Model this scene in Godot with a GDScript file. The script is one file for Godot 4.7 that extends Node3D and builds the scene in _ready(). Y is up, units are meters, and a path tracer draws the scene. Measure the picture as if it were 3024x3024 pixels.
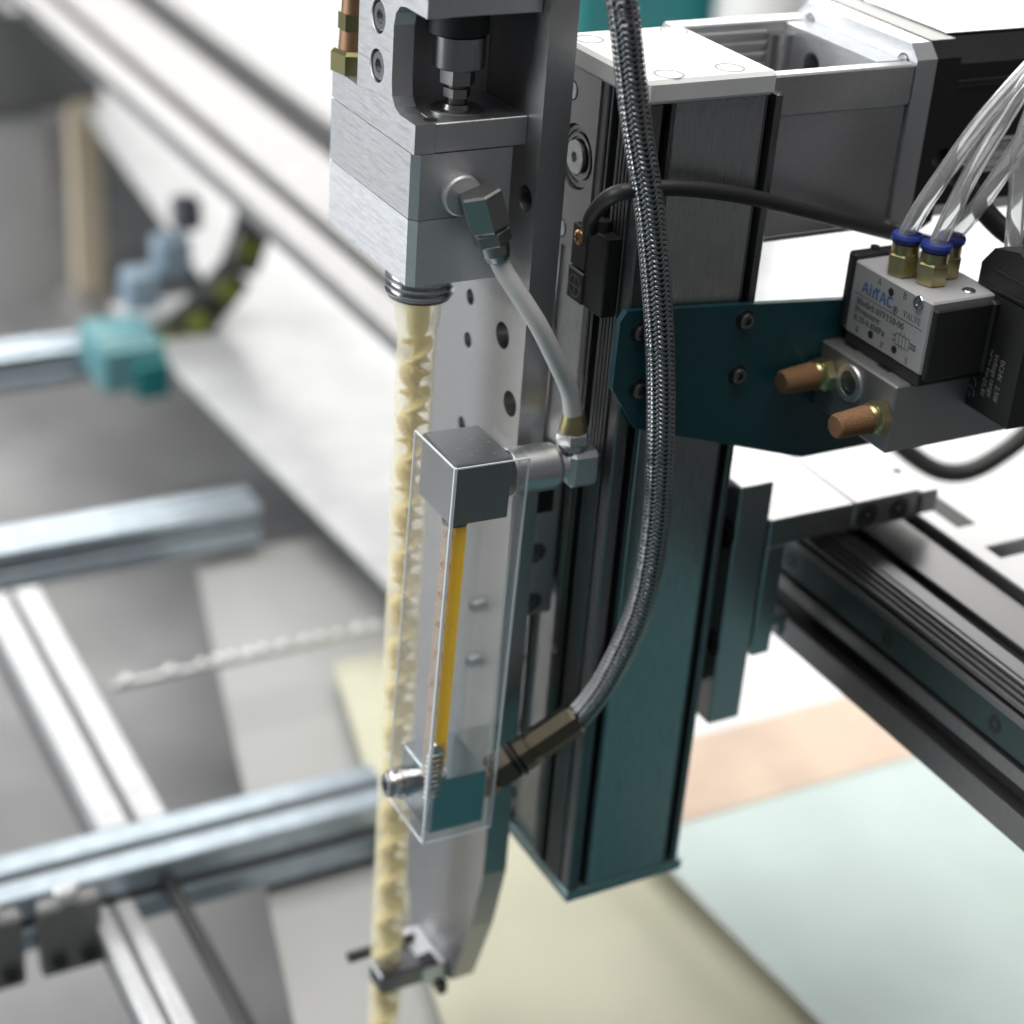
extends Node3D
# Close-up of a dispensing head on a small gantry. Lengths in the builders are millimetres; MB turns them into metres.

const MM := 0.001
var M := {}                      # materials
var shared := {}                 # meshes used more than once
var names := {}
var rng := RandomNumberGenerator.new()

const CAM_X := Vector3(0.881152, 0.0688406, 0.467795)
const CAM_Y := Vector3(0.170737, 0.876269, -0.450556)
const CAM_Z := Vector3(-0.440931, 0.476879, 0.760373)
const CAM_P := Vector3(-0.313419, 0.285857, 0.638483)
const HOSE := [Vector3(72.4, 193.7, 20), Vector3(60.6, 161.6, 38), Vector3(60, 128.9, 44), Vector3(61.4, 120.3, 45), Vector3(63.1, 110.5, 46.5), Vector3(70.6, 76.6, 48), Vector3(80.1, 39.5, 50), Vector3(89.5, -13.1, 52.5), Vector3(95.5, -60.3, 53), Vector3(99.7, -104.8, 51), Vector3(98, -145.3, 49), Vector3(88.5, -181.6, 45), Vector3(78.7, -205.6, 39), Vector3(71.8, -210.8, 37.4), Vector3(63.9, -216.6, 35.5)]
const WHITE_TUBE := [Vector3(30.6, 20.1, 14.2), Vector3(33.9, 11, 16), Vector3(39.4, 1.2, 21), Vector3(47.3, -12, 26), Vector3(55.7, -27.6, 27.8), Vector3(63.6, -42.8, 27.8), Vector3(66.8, -55.2, 27.8)]
const SENSOR_CABLE := [Vector3(71.5, 24.2, 20), Vector3(69.3, 31.6, 24), Vector3(67.7, 43, 36), Vector3(70.4, 49.6, 46), Vector3(91.3, 50.2, 50), Vector3(124.7, 43.4, 50), Vector3(174.5, 27.3, 44), Vector3(220.1, 11.2, 34), Vector3(257.7, -2.9, 20)]

class MB:
	var v := PackedVector3Array()
	var n := PackedVector3Array()
	func tri(a: Vector3, b: Vector3, c: Vector3, na: Vector3, nb: Vector3, nc: Vector3) -> void:
		if (b - a).cross(c - a).dot(na + nb + nc) > 0.0:
			v.append_array([a, c, b]); n.append_array([na, nc, nb])
		else:
			v.append_array([a, b, c]); n.append_array([na, nb, nc])
	func flat(a: Vector3, b: Vector3, c: Vector3, out: Vector3) -> void:
		var m := (b - a).cross(c - a).normalized()
		if m.dot(out) < 0.0:
			m = -m
		tri(a, b, c, m, m, m)
	func quad(a: Vector3, b: Vector3, c: Vector3, d: Vector3, out: Vector3) -> void:
		flat(a, b, c, out); flat(a, c, d, out)
	func squad(a: Vector3, b: Vector3, c: Vector3, d: Vector3, na: Vector3, nb: Vector3, nc: Vector3, nd: Vector3) -> void:
		tri(a, b, c, na, nb, nc); tri(a, c, d, na, nc, nd)
	func box(lo: Vector3, hi: Vector3, bev := 0.4) -> MB:
		var c := (lo + hi) / 2.0
		var h := (hi - lo) / 2.0
		var b: float = minf(bev, minf(h.x, minf(h.y, h.z)) * 0.45)
		for ax in 3:
			var i := (ax + 1) % 3
			var j := (ax + 2) % 3
			for s: float in [-1.0, 1.0]:
				var q := []
				for k in [[-1, -1], [1, -1], [1, 1], [-1, 1]]:
					var p := Vector3()
					p[ax] = s * h[ax]; p[i] = k[0] * (h[i] - b); p[j] = k[1] * (h[j] - b)
					q.append(c + p)
				var o := Vector3(); o[ax] = s
				quad(q[0], q[1], q[2], q[3], o)
			if b <= 0.0:
				continue
			for si: float in [-1.0, 1.0]:
				for sj: float in [-1.0, 1.0]:
					var q := []
					for k in [[-1, 0], [1, 0], [1, 1], [-1, 1]]:
						var p := Vector3()
						p[ax] = k[0] * (h[ax] - b)
						p[i] = si * (h[i] - (0.0 if k[1] == 0 else b))
						p[j] = sj * (h[j] - (b if k[1] == 0 else 0.0))
						q.append(c + p)
					var o := Vector3(); o[i] = si; o[j] = sj
					quad(q[0], q[1], q[2], q[3], o)
		if b > 0.0:
			for sx: float in [-1.0, 1.0]:
				for sy: float in [-1.0, 1.0]:
					for sz: float in [-1.0, 1.0]:
						flat(c + Vector3(sx * h.x, sy * (h.y - b), sz * (h.z - b)), c + Vector3(sx * (h.x - b), sy * h.y, sz * (h.z - b)), c + Vector3(sx * (h.x - b), sy * (h.y - b), sz * h.z), Vector3(sx, sy, sz))
		return self
	# polygon in the plane (u, v) from o, extruded by w, with round through holes [[centre, radius], ...]
	func plate(outer: PackedVector2Array, holes: Array, o: Vector3, u: Vector3, vv: Vector3, w: Vector3, step := 6.0, caps := 3) -> MB:
		var ring := PackedVector2Array()
		for i in outer.size():
			var a := outer[i]
			var b := outer[(i + 1) % outer.size()]
			var k: int = maxi(1, int(a.distance_to(b) / step)) if holes.size() or outer.size() > 4 else 1
			for t in k:
				ring.append(a.lerp(b, float(t) / k))
		var pts := ring.duplicate()
		for hl in holes:
			for k in 28:
				pts.append(hl[0] + Vector2.from_angle(TAU * k / 28.0) * hl[1])
		var idx := Geometry2D.triangulate_delaunay(pts)
		var wn := w.normalized()
		for t in range(0, idx.size(), 3):
			var a := pts[idx[t]]
			var b := pts[idx[t + 1]]
			var c := pts[idx[t + 2]]
			if absf((b - a).cross(c - a)) < 1e-6:
				continue
			var g := (a + b + c) / 3.0
			if not Geometry2D.is_point_in_polygon(g, outer):
				continue
			var inside := false
			for hl in holes:
				if g.distance_to(hl[0]) < hl[1] * 0.985:
					inside = true
			if inside:
				continue
			var A := o + u * a.x + vv * a.y
			var B := o + u * b.x + vv * b.y
			var C := o + u * c.x + vv * c.y
			if caps & 1:
				flat(A, B, C, -wn)
			if caps & 2:
				flat(A + w, B + w, C + w, wn)
		var cw := Geometry2D.is_polygon_clockwise(outer)
		for i in outer.size():
			var a := outer[i]
			var b := outer[(i + 1) % outer.size()]
			var d := (b - a)
			var m := Vector2(d.y, -d.x) if not cw else Vector2(-d.y, d.x)
			var A := o + u * a.x + vv * a.y
			var B := o + u * b.x + vv * b.y
			quad(A, B, B + w, A + w, u * m.x + vv * m.y)
		for hl in holes:
			for k in 28:
				var p: Vector2 = Vector2.from_angle(TAU * k / 28.0)
				var q: Vector2 = Vector2.from_angle(TAU * (k + 1) / 28.0)
				var A: Vector3 = o + u * (hl[0].x + p.x * hl[1]) + vv * (hl[0].y + p.y * hl[1])
				var B: Vector3 = o + u * (hl[0].x + q.x * hl[1]) + vv * (hl[0].y + q.y * hl[1])
				var na := -(u * p.x + vv * p.y)
				var nb := -(u * q.x + vv * q.y)
				squad(A, B, B + w, A + w, na, nb, nb, na)
		return self
	# surface of revolution: profile of (radius, height along axis); segs = 6 gives a hexagon
	func lathe(prof: Array, p: Vector3, axis: Vector3, segs := 32, turn := 0.0) -> MB:
		var a := axis.normalized()
		var x := (Vector3.UP if absf(a.y) < 0.9 else Vector3.RIGHT).cross(a).normalized()
		var y := a.cross(x)
		for i in prof.size() - 1:
			var r0: float = prof[i].x; var h0: float = prof[i].y
			var r1: float = prof[i + 1].x; var h1: float = prof[i + 1].y
			var sl := Vector2(h1 - h0, -(r1 - r0)).normalized()   # (radial, axial) part of the normal
			for k in segs:
				var t0 := TAU * k / segs + turn
				var t1 := TAU * (k + 1) / segs + turn
				var d0 := x * cos(t0) + y * sin(t0)
				var d1 := x * cos(t1) + y * sin(t1)
				var n0 := (d0 * sl.x + a * sl.y)
				var n1 := (d1 * sl.x + a * sl.y)
				if segs <= 8:
					n0 = ((d0 + d1).normalized() * sl.x + a * sl.y).normalized(); n1 = n0
				var A := p + d0 * r0 + a * h0
				var B := p + d1 * r0 + a * h0
				var C := p + d1 * r1 + a * h1
				var D := p + d0 * r1 + a * h1
				if r0 > 1e-5:
					tri(A, B, C, n0, n1, n1)
				if r1 > 1e-5:
					tri(A, C, D, n0, n1, n0)
		return self
	func tube(path: PackedVector3Array, r: float, segs := 16, facing := 1.0) -> MB:
		var fr: Array = MB.frames(path)
		for i in path.size() - 1:
			for k in segs:
				var t0 := TAU * k / segs
				var t1 := TAU * (k + 1) / segs
				var q := []
				for e in [[i, t0], [i, t1], [i + 1, t1], [i + 1, t0]]:
					var f: Array = fr[e[0]]
					var d: Vector3 = f[0] * cos(e[1]) + f[1] * sin(e[1])
					q.append(path[e[0]] + d * r); q.append(d * facing)
				squad(q[0], q[2], q[4], q[6], q[1], q[3], q[5], q[7])
		return self
	static func frames(path: PackedVector3Array) -> Array:
		var out := []
		var x := Vector3.ZERO
		for i in path.size():
			var t := (path[mini(i + 1, path.size() - 1)] - path[maxi(i - 1, 0)]).normalized()
			if i == 0:
				x = (Vector3.UP if absf(t.y) < 0.9 else Vector3.RIGHT).cross(t).normalized()
			x = (x - t * x.dot(t)).normalized()
			out.append([x, t.cross(x), t])
		return out
	func mesh() -> ArrayMesh:
		var vv := PackedVector3Array()
		vv.resize(v.size())
		for i in v.size():
			vv[i] = v[i] * 0.001
		var a := []
		a.resize(Mesh.ARRAY_MAX)
		a[Mesh.ARRAY_VERTEX] = vv
		a[Mesh.ARRAY_NORMAL] = n
		var m := ArrayMesh.new()
		m.add_surface_from_arrays(Mesh.PRIMITIVE_TRIANGLES, a)
		return m


func V(x: float, y: float, z: float) -> Vector3:
	return Vector3(x, y, z) * MM

func numbered(called: String) -> String:
	names[called] = names.get(called, -1) + 1
	return called if names[called] == 0 else "%s_%03d" % [called, names[called]]

# a thing: a Node3D at its base (millimetres) whose children are its parts
func thing(called: String, label: String, category: String, at := Vector3.ZERO, group := "") -> Node3D:
	var o := Node3D.new()
	o.name = numbered(called)
	add_child(o)
	o.position = at * MM
	o.set_meta("label", label); o.set_meta("category", category)
	if group:
		o.set_meta("group", group)
	return o

func part(called: String, mb: MB, mat: Material, parent: Node3D) -> MeshInstance3D:
	return put(called, mb.mesh(), mat, parent)

func put(called: String, mesh: Mesh, mat: Material, parent: Node3D, t := Transform3D()) -> MeshInstance3D:
	var o := MeshInstance3D.new()
	o.name = called
	o.mesh = mesh
	o.material_override = mat
	o.transform = t
	parent.add_child(o, true)
	if o.name != called:   # Godot's own repeat number becomes three digits
		var k := 1
		while parent.has_node("%s_%03d" % [called, k]):
			k += 1
		o.name = "%s_%03d" % [called, k]
	return o

func single(called: String, mb: MB, mat: Material, label: String, category: String, group := "") -> MeshInstance3D:
	var o := put(numbered(called), mb.mesh(), mat, self)
	o.set_meta("label", label); o.set_meta("category", category)
	if group:
		o.set_meta("group", group)
	return o

func struct(called: String, mb: MB, mat: Material) -> MeshInstance3D:
	var o := put(numbered(called), mb.mesh(), mat, self)
	o.set_meta("kind", "structure")
	return o

func stuff(o: Node) -> void:
	o.set_meta("kind", "stuff")

func along(p: Vector3, axis: Vector3) -> Transform3D:   # local y along the axis
	var y := axis.normalized()
	var x := (Vector3.UP if absf(y.y) < 0.9 else Vector3.RIGHT).cross(y).normalized()
	return Transform3D(Basis(x, y, x.cross(y)), p * MM)

func curve(pts: Array, step := 1.5) -> PackedVector3Array:   # smooth path through the points
	var c := Curve3D.new()
	c.bake_interval = step
	for i in pts.size():
		var a: Vector3 = pts[maxi(i - 1, 0)]
		var b: Vector3 = pts[mini(i + 1, pts.size() - 1)]
		var t := (b - a) / 6.0
		c.add_point(pts[i], -t, t)
	return c.get_baked_points()

# hexagon-socket cap head, top at local y = h, base at 0; with its hexagon recess
func socket_head(r: float, h: float, hex: float) -> ArrayMesh:
	var key := "socket %s %s %s" % [r, h, hex]
	if not shared.has(key):
		var m := MB.new()
		m.lathe([Vector2(r, 0), Vector2(r, h - 0.35), Vector2(r - 0.35, h)], Vector3.ZERO, Vector3.UP, 30)
		var ro := r - 0.35
		for k in 30:
			var q := []
			for t in [TAU * k / 30.0, TAU * (k + 1) / 30.0]:
				var hr: float = hex * cos(PI / 6.0) / cos(fposmod(t, PI / 3.0) - PI / 6.0)
				q.append(Vector3(cos(t) * ro, h, sin(t) * ro)); q.append(Vector3(cos(t) * hr, h, sin(t) * hr)); q.append(Vector3(cos(t) * hr, h * 0.35, sin(t) * hr))
			m.quad(q[0], q[3], q[4], q[1], Vector3.UP)
			m.quad(q[1], q[4], q[5], q[2], -(q[1] + q[4]) * Vector3(1, 0, 1))
			m.flat(q[2], q[5], Vector3(0, h * 0.3, 0), Vector3.UP)
		shared[key] = m.mesh()
	return shared[key]

func screw(parent: Node3D, p: Vector3, axis: Vector3, r: float, h: float, mat: Material, called := "screw") -> MeshInstance3D:
	return put(called, socket_head(r, h, r * 0.52), mat, parent, along(p, axis))

func lettering(parent: Node3D, text: String, size: float, p: Vector3, x: Vector3, y: Vector3, mat: Material, serif := true, called := "lettering", align := HORIZONTAL_ALIGNMENT_LEFT, bold := false) -> MeshInstance3D:
	var f := SystemFont.new()
	f.font_names = PackedStringArray(["Droid Serif" if serif else "Droid Sans"])
	if bold:
		f.font_weight = 700
	var t := TextMesh.new()
	t.text = text
	t.font = f
	t.font_size = 32
	t.pixel_size = size * MM / 24.0      # size: height of a capital, about
	t.depth = 0.06 * MM
	t.curve_step = 2.0
	t.horizontal_alignment = align
	t.vertical_alignment = VERTICAL_ALIGNMENT_CENTER
	return put(called, t, mat, parent, Transform3D(Basis(x, y, x.cross(y)), p * MM))

func noise(freq: float, seed_: int, ramp_lo: float, ramp_hi: float, size := 512, kind := FastNoiseLite.TYPE_SIMPLEX_SMOOTH, octaves := 4) -> NoiseTexture2D:
	var f := FastNoiseLite.new()
	f.noise_type = kind; f.frequency = freq; f.seed = seed_; f.fractal_octaves = octaves
	var t := NoiseTexture2D.new()
	t.noise = f; t.width = size; t.height = size; t.seamless = true
	var g := Gradient.new()
	g.colors = PackedColorArray([Color(ramp_lo, ramp_lo, ramp_lo), Color(ramp_hi, ramp_hi, ramp_hi)])
	g.offsets = PackedFloat32Array([0.2, 0.8])
	t.color_ramp = g
	return t

func mat(key: String, c: Color, metal: float, rough: float, tex: Texture2D = null, scale := Vector3(30, 30, 30), rough_tex: Texture2D = null, bump: Texture2D = null, bump_cm := 0.0) -> StandardMaterial3D:
	var m := StandardMaterial3D.new()
	m.resource_name = key
	m.albedo_color = c.linear_to_srgb()
	m.metallic = metal; m.roughness = rough
	if tex or rough_tex or bump:
		m.uv1_triplanar = true
		m.uv1_scale = scale
	m.albedo_texture = tex
	if rough_tex:
		m.roughness_texture = rough_tex
	if bump:
		m.heightmap_enabled = true; m.heightmap_texture = bump; m.heightmap_scale = bump_cm
	M[key] = m
	return m

func clear_mat(key: String, c: Color, a: float, rough: float) -> StandardMaterial3D:
	var m := mat(key, c, 0.0, rough)
	m.transparency = BaseMaterial3D.TRANSPARENCY_ALPHA
	m.albedo_color.a = a
	return m

func area_lamp(called: String, label: String, at: Vector3, to: Vector3, w: float, h: float, color: Color, energy: float) -> void:
	# a housing with a glowing diffuser, and the light of the same size in front of it (metres here)
	var o := Node3D.new()
	o.name = numbered(called)
	add_child(o)
	o.look_at_from_position(at, to, Vector3.UP)
	o.set_meta("label", label); o.set_meta("category", "lamp"); o.set_meta("group", "unseen light sources of the hall")
	var k := 1000.0
	part("housing", MB.new().box(Vector3(-w / 2 - 0.04, -h / 2 - 0.04, 0.02) * k, Vector3(w / 2 + 0.04, h / 2 + 0.04, 0.10) * k, 4.0), M.white_paint, o)
	part("diffuser", MB.new().box(Vector3(-w / 2, -h / 2, 0.0) * k, Vector3(w / 2, h / 2, 0.015) * k, 2.0), M.glow, o)
	var l := AreaLight3D.new()
	l.name = numbered(called + "_light")
	add_child(l)
	l.look_at_from_position(at + (to - at).normalized() * 0.02, to, Vector3.UP)
	l.area_size = Vector2(w, h)
	l.area_normalize_energy = false
	l.light_color = color; l.light_energy = energy
	l.light_size = minf(w, h)
	l.area_range = 12.0
	l.shadow_enabled = true


func materials() -> void:
	var grain := noise(0.01, 3, 0.93, 1.0)
	var fine := noise(0.09, 5, 0.92, 1.0)
	var blotch := noise(0.006, 9, 0.93, 1.0)
	var rgh := noise(0.02, 12, 0.95, 1.04)
	var scuff := noise(0.05, 51, 0.91, 1.0, 512, FastNoiseLite.TYPE_PERLIN, 5)
	var scuff_r := noise(0.04, 52, 0.9, 1.08, 512, FastNoiseLite.TYPE_PERLIN, 5)
	var rel := noise(0.08, 21, 0.0, 1.0)
	mat("alu", Color(0.74, 0.75, 0.77), 1.0, 0.40, fine, Vector3(40, 40, 3), noise(0.03, 62, 0.86, 1.10))
	mat("alu_light", Color(0.86, 0.87, 0.90), 1.0, 0.46, fine, Vector3(30, 30, 2.5), noise(0.03, 61, 0.88, 1.08))
	mat("alu_brushed", Color(0.46, 0.46, 0.47), 1.0, 0.42, fine, Vector3(60, 3, 60), rgh, rel, 0.004)
	mat("alu_smooth", Color(0.70, 0.71, 0.72), 1.0, 0.26, grain, Vector3(40, 40, 40), rgh)
	mat("alu_dull", Color(0.62, 0.62, 0.63), 0.9, 0.48, fine, Vector3(40, 40, 40), rgh)
	mat("alu_dull_black", Color(0.16, 0.16, 0.165), 0.9, 0.36)
	mat("alu_manifold", Color(0.42, 0.42, 0.425), 0.9, 0.44, fine, Vector3(40, 40, 40), rgh)
	mat("steel", Color(0.56, 0.56, 0.57), 1.0, 0.22)
	mat("steel_dark", Color(0.20, 0.20, 0.21), 1.0, 0.32)
	mat("alu_carriage", Color(0.54, 0.54, 0.55), 1.0, 0.40, fine, Vector3(4, 40, 40), rgh)
	mat("alu_housing", Color(0.56, 0.56, 0.565), 1.0, 0.44, fine, Vector3(4, 40, 40), rgh)
	mat("steel_cap", Color(0.42, 0.42, 0.43), 1.0, 0.24)
	mat("socket", Color(0.34, 0.34, 0.34), 1.0, 0.34)
	mat("black_screw", Color(0.03, 0.03, 0.03), 0.6, 0.35)
	mat("black_anodised", Color(0.20, 0.20, 0.205), 0.85, 0.34, scuff, Vector3(60, 4, 60), scuff_r)
	mat("black_panel", Color(0.50, 0.515, 0.52), 0.9, 0.30, scuff, Vector3(45, 3, 45), scuff_r)
	mat("black_deep", Color(0.012, 0.012, 0.013), 0.0, 0.55)
	mat("black_plastic", Color(0.014, 0.014, 0.015), 0.0, 0.42, null, Vector3.ONE, null, null)
	mat("black_rubber", Color(0.014, 0.014, 0.014), 0.0, 0.5)
	mat("motor_black", Color(0.012, 0.012, 0.013), 0.0, 0.38, fine, Vector3(40, 40, 40))
	mat("teal_plate", Color(0.004, 0.055, 0.068), 0.0, 0.38, grain, Vector3(25, 25, 25), null, rel, 0.003)
	mat("teal_paint", Color(0.02, 0.20, 0.21), 0.0, 0.4, grain, Vector3(6, 6, 6))
	mat("teal_bed", Color(0.026, 0.125, 0.135), 0.0, 0.5, grain, Vector3(6, 6, 6))
	mat("brass_zinc", Color(0.46, 0.41, 0.22), 0.95, 0.30, blotch, Vector3(60, 60, 60))
	mat("brass", Color(0.55, 0.29, 0.12), 1.0, 0.26, blotch, Vector3(50, 50, 50))
	mat("zinc_dark", Color(0.17, 0.155, 0.12), 1.0, 0.36, blotch, Vector3(50, 50, 50))
	mat("bronze_sinter", Color(0.40, 0.21, 0.10), 0.35, 0.75, noise(0.22, 31, 0.45, 1.0), Vector3(14, 14, 14), null, noise(0.22, 33, 0.0, 1.0), 0.03)
	mat("copper_screw", Color(0.75, 0.45, 0.18), 1.0, 0.3)
	mat("braid", Color(0.40, 0.40, 0.41), 1.0, 0.36, fine, Vector3(200, 200, 200))
	mat("hose_core", Color(0.012, 0.012, 0.012), 0.0, 0.7)
	mat("blue_collar", Color(0.012, 0.025, 0.16), 0.0, 0.42)
	mat("milky_tube", Color(0.50, 0.50, 0.50), 0.0, 0.42).subsurf_scatter_enabled = false
	mat("ptfe", Color(0.80, 0.80, 0.80), 0.0, 0.4)
	mat("label_grey", Color(0.34, 0.34, 0.35), 0.15, 0.45, fine, Vector3(60, 60, 60))
	mat("label_silver", Color(0.62, 0.62, 0.62), 0.2, 0.5)
	mat("ink_black", Color(0.012, 0.012, 0.014), 0.0, 0.6)
	mat("ink_blue", Color(0.015, 0.09, 0.24), 0.0, 0.6)
	mat("ink_grey", Color(0.22, 0.22, 0.22), 0.0, 0.6)
	mat("ink_red", Color(0.42, 0.06, 0.02), 0.0, 0.6)
	mat("yellow_glass", Color(1.0, 0.74, 0.0), 0.0, 0.12)
	M.yellow_glass.backlight_enabled = true; M.yellow_glass.backlight = Color(1.0, 0.84, 0.0)
	mat("mixer_yellow", Color(0.96, 0.83, 0.48), 0.0, 0.45)
	mat("white_paint", Color(0.78, 0.78, 0.77), 0.0, 0.45, grain, Vector3(3, 3, 3))
	mat("white_laminate", Color(0.64, 0.65, 0.66), 0.0, 0.30, noise(0.01, 41, 0.93, 1.0), Vector3(3, 3, 3))
	mat("pale_profile", Color(0.56, 0.57, 0.58), 0.5, 0.40, grain, Vector3(8, 8, 8))
	mat("rail_grey", Color(0.25, 0.25, 0.255), 0.3, 0.45, grain, Vector3(8, 8, 8))
	mat("groove_grey", Color(0.16, 0.16, 0.165), 0.5, 0.5)
	mat("blue_profile", Color(0.50, 0.58, 0.65), 0.85, 0.42, grain, Vector3(8, 8, 8))
	mat("steel_sheet", Color(0.32, 0.32, 0.325), 0.2, 0.5, noise(0.004, 44, 0.9, 1.0), Vector3(2.2, 2.2, 2.2), rgh)
	mat("cream_tray_gleam", Color(0.56, 0.55, 0.42), 0.0, 0.5, noise(0.004, 45, 0.95, 1.0), Vector3(2.5, 2.5, 2.5))
	mat("peach_print", Color(0.62, 0.47, 0.36), 0.0, 0.5, noise(0.004, 46, 0.9, 1.0), Vector3(4, 4, 4))
	mat("mint_print", Color(0.50, 0.60, 0.58), 0.0, 0.45, noise(0.004, 47, 0.96, 1.0), Vector3(3, 3, 3))
	mat("cream_post", Color(0.86, 0.74, 0.55), 0.0, 0.5)
	mat("dark_floor", Color(0.20, 0.20, 0.20), 0.0, 0.6, grain, Vector3(2, 2, 2))
	mat("wall_grey", Color(0.55, 0.55, 0.55), 0.0, 0.7, grain, Vector3(1, 1, 1))
	mat("grey_box", Color(0.17, 0.17, 0.17), 0.0, 0.6)
	mat("slate_blue", Color(0.26, 0.34, 0.42), 0.1, 0.45)
	mat("olive_disc", Color(0.16, 0.18, 0.03), 0.0, 0.5)
	clear_mat("acrylic", Color(0.20, 0.22, 0.24), 0.055, 0.02)
	clear_mat("acrylic_edge", Color(0.85, 0.90, 0.95), 0.62, 0.12)
	clear_mat("gauge_glass", Color(1.0, 0.68, 0.30), 0.22, 0.05)
	clear_mat("mixer_shell", Color(0.98, 0.97, 0.88), 0.40, 0.4)
	M.mixer_shell.backlight_enabled = true; M.mixer_shell.backlight = Color(0.96, 0.94, 0.80)
	M.mixer_yellow.backlight_enabled = true; M.mixer_yellow.backlight = Color(0.7, 0.66, 0.50)
	var at := mat("air_tube", Color(0.96, 0.97, 0.98), 0.0, 0.02)
	at.refraction_enabled = true; at.refraction_scale = 0.045; at.albedo_color.a = 0.10
	at.transparency = BaseMaterial3D.TRANSPARENCY_ALPHA
	var g := mat("glow", Color(0.8, 0.8, 0.8), 0.0, 0.5)
	g.emission_enabled = true; g.emission = Color(1, 1, 1); g.emission_energy_multiplier = 1.0


func _ready() -> void:
	# --- camera, air, lamps, exposure
	rng.seed = 7
	var cam := Camera3D.new()
	cam.name = "camera"
	add_child(cam)
	cam.transform = Transform3D(Basis(CAM_X, CAM_Y, CAM_Z), CAM_P)
	cam.near = 0.02; cam.far = 40.0
	var lens := CameraAttributesPhysical.new()
	lens.frustum_focal_length = 43.9
	lens.frustum_focus_distance = 0.752
	lens.exposure_aperture = 3.1
	lens.frustum_near = 0.02; lens.frustum_far = 40.0
	cam.attributes = lens
	cam.current = true
	var we := WorldEnvironment.new()
	we.name = "air"
	var e := Environment.new()
	e.background_mode = Environment.BG_COLOR
	e.background_color = Color(0.10, 0.10, 0.105).linear_to_srgb()
	e.tonemap_mode = Environment.TONE_MAPPER_LINEAR
	e.tonemap_exposure = 1.0
	e.sdfgi_enabled = true; e.ssao_enabled = true; e.ssil_enabled = true
	we.environment = e
	add_child(we)
	materials()
	area_lamp("unseen_lamp", "unseen large light panel added low behind the gantry for the glare on the tops", Vector3(1.6, 0.75, -2.5), Vector3(0.1, -0.1, 0.0), 3.4, 1.0, Color(1.0, 0.99, 0.97), 1.9)  # panel out of view, added for a bright source low behind
	area_lamp("unseen_lamp", "unseen large light panel added at the left for light from windows", Vector3(-2.3, 0.45, -1.4), Vector3(0.0, 0.0, 0.0), 2.0, 1.6, Color(0.97, 0.99, 1.0), 1.9)  # panel out of view, added in place of windows on the left
	area_lamp("unseen_lamp", "unseen ceiling lamp straight above the dispensing head", Vector3(-0.2, 2.2, -0.2), Vector3(-0.2, 0.0, -0.21), 2.2, 2.2, Color(1.0, 0.99, 0.97), 1.7)  # ceiling lamp out of view, inferred from the lit top faces
	# --- the setting, then the machine, from large to small
	setting()
	background_things()
	gantry()
	column()
	motor()
	head_plate()
	dispensing_block()
	mixer()
	flow_meter()
	valve()
	hoses()


func poly(pts: Array) -> PackedVector2Array:
	return PackedVector2Array(pts)

func setting() -> void:
	# worktable: right of x = 205..251, top at y = -450; the plane (x, z)
	struct("worktable_top", MB.new().plate(poly([Vector2(190, -1060), Vector2(252, 55), Vector2(262, 190), Vector2(1800, 190), Vector2(1800, -2600), Vector2(430, -2600), Vector2(300, -1060)]), [], Vector3(0, -450, 0), Vector3.RIGHT, Vector3.BACK, Vector3(0, -2.5, 0)), M.white_laminate)
	struct("tray_floor", MB.new().box(Vector3(-1500, -712, -3000), Vector3(1800, -700, 110), 0.0), M.steel_sheet)
	struct("hall_floor", MB.new().box(Vector3(-4000, -1400, -4200), Vector3(5000, -1380, 4000), 0.0), M.dark_floor)
	struct("hall_wall", MB.new().box(Vector3(-4000, -1380, -4300), Vector3(5000, -60, -4200), 0.0), M.wall_grey)
	struct("machine_bed", MB.new().box(Vector3(-1700, -680, 112), Vector3(900, -560, 700), 6.0), M.teal_bed)

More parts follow.
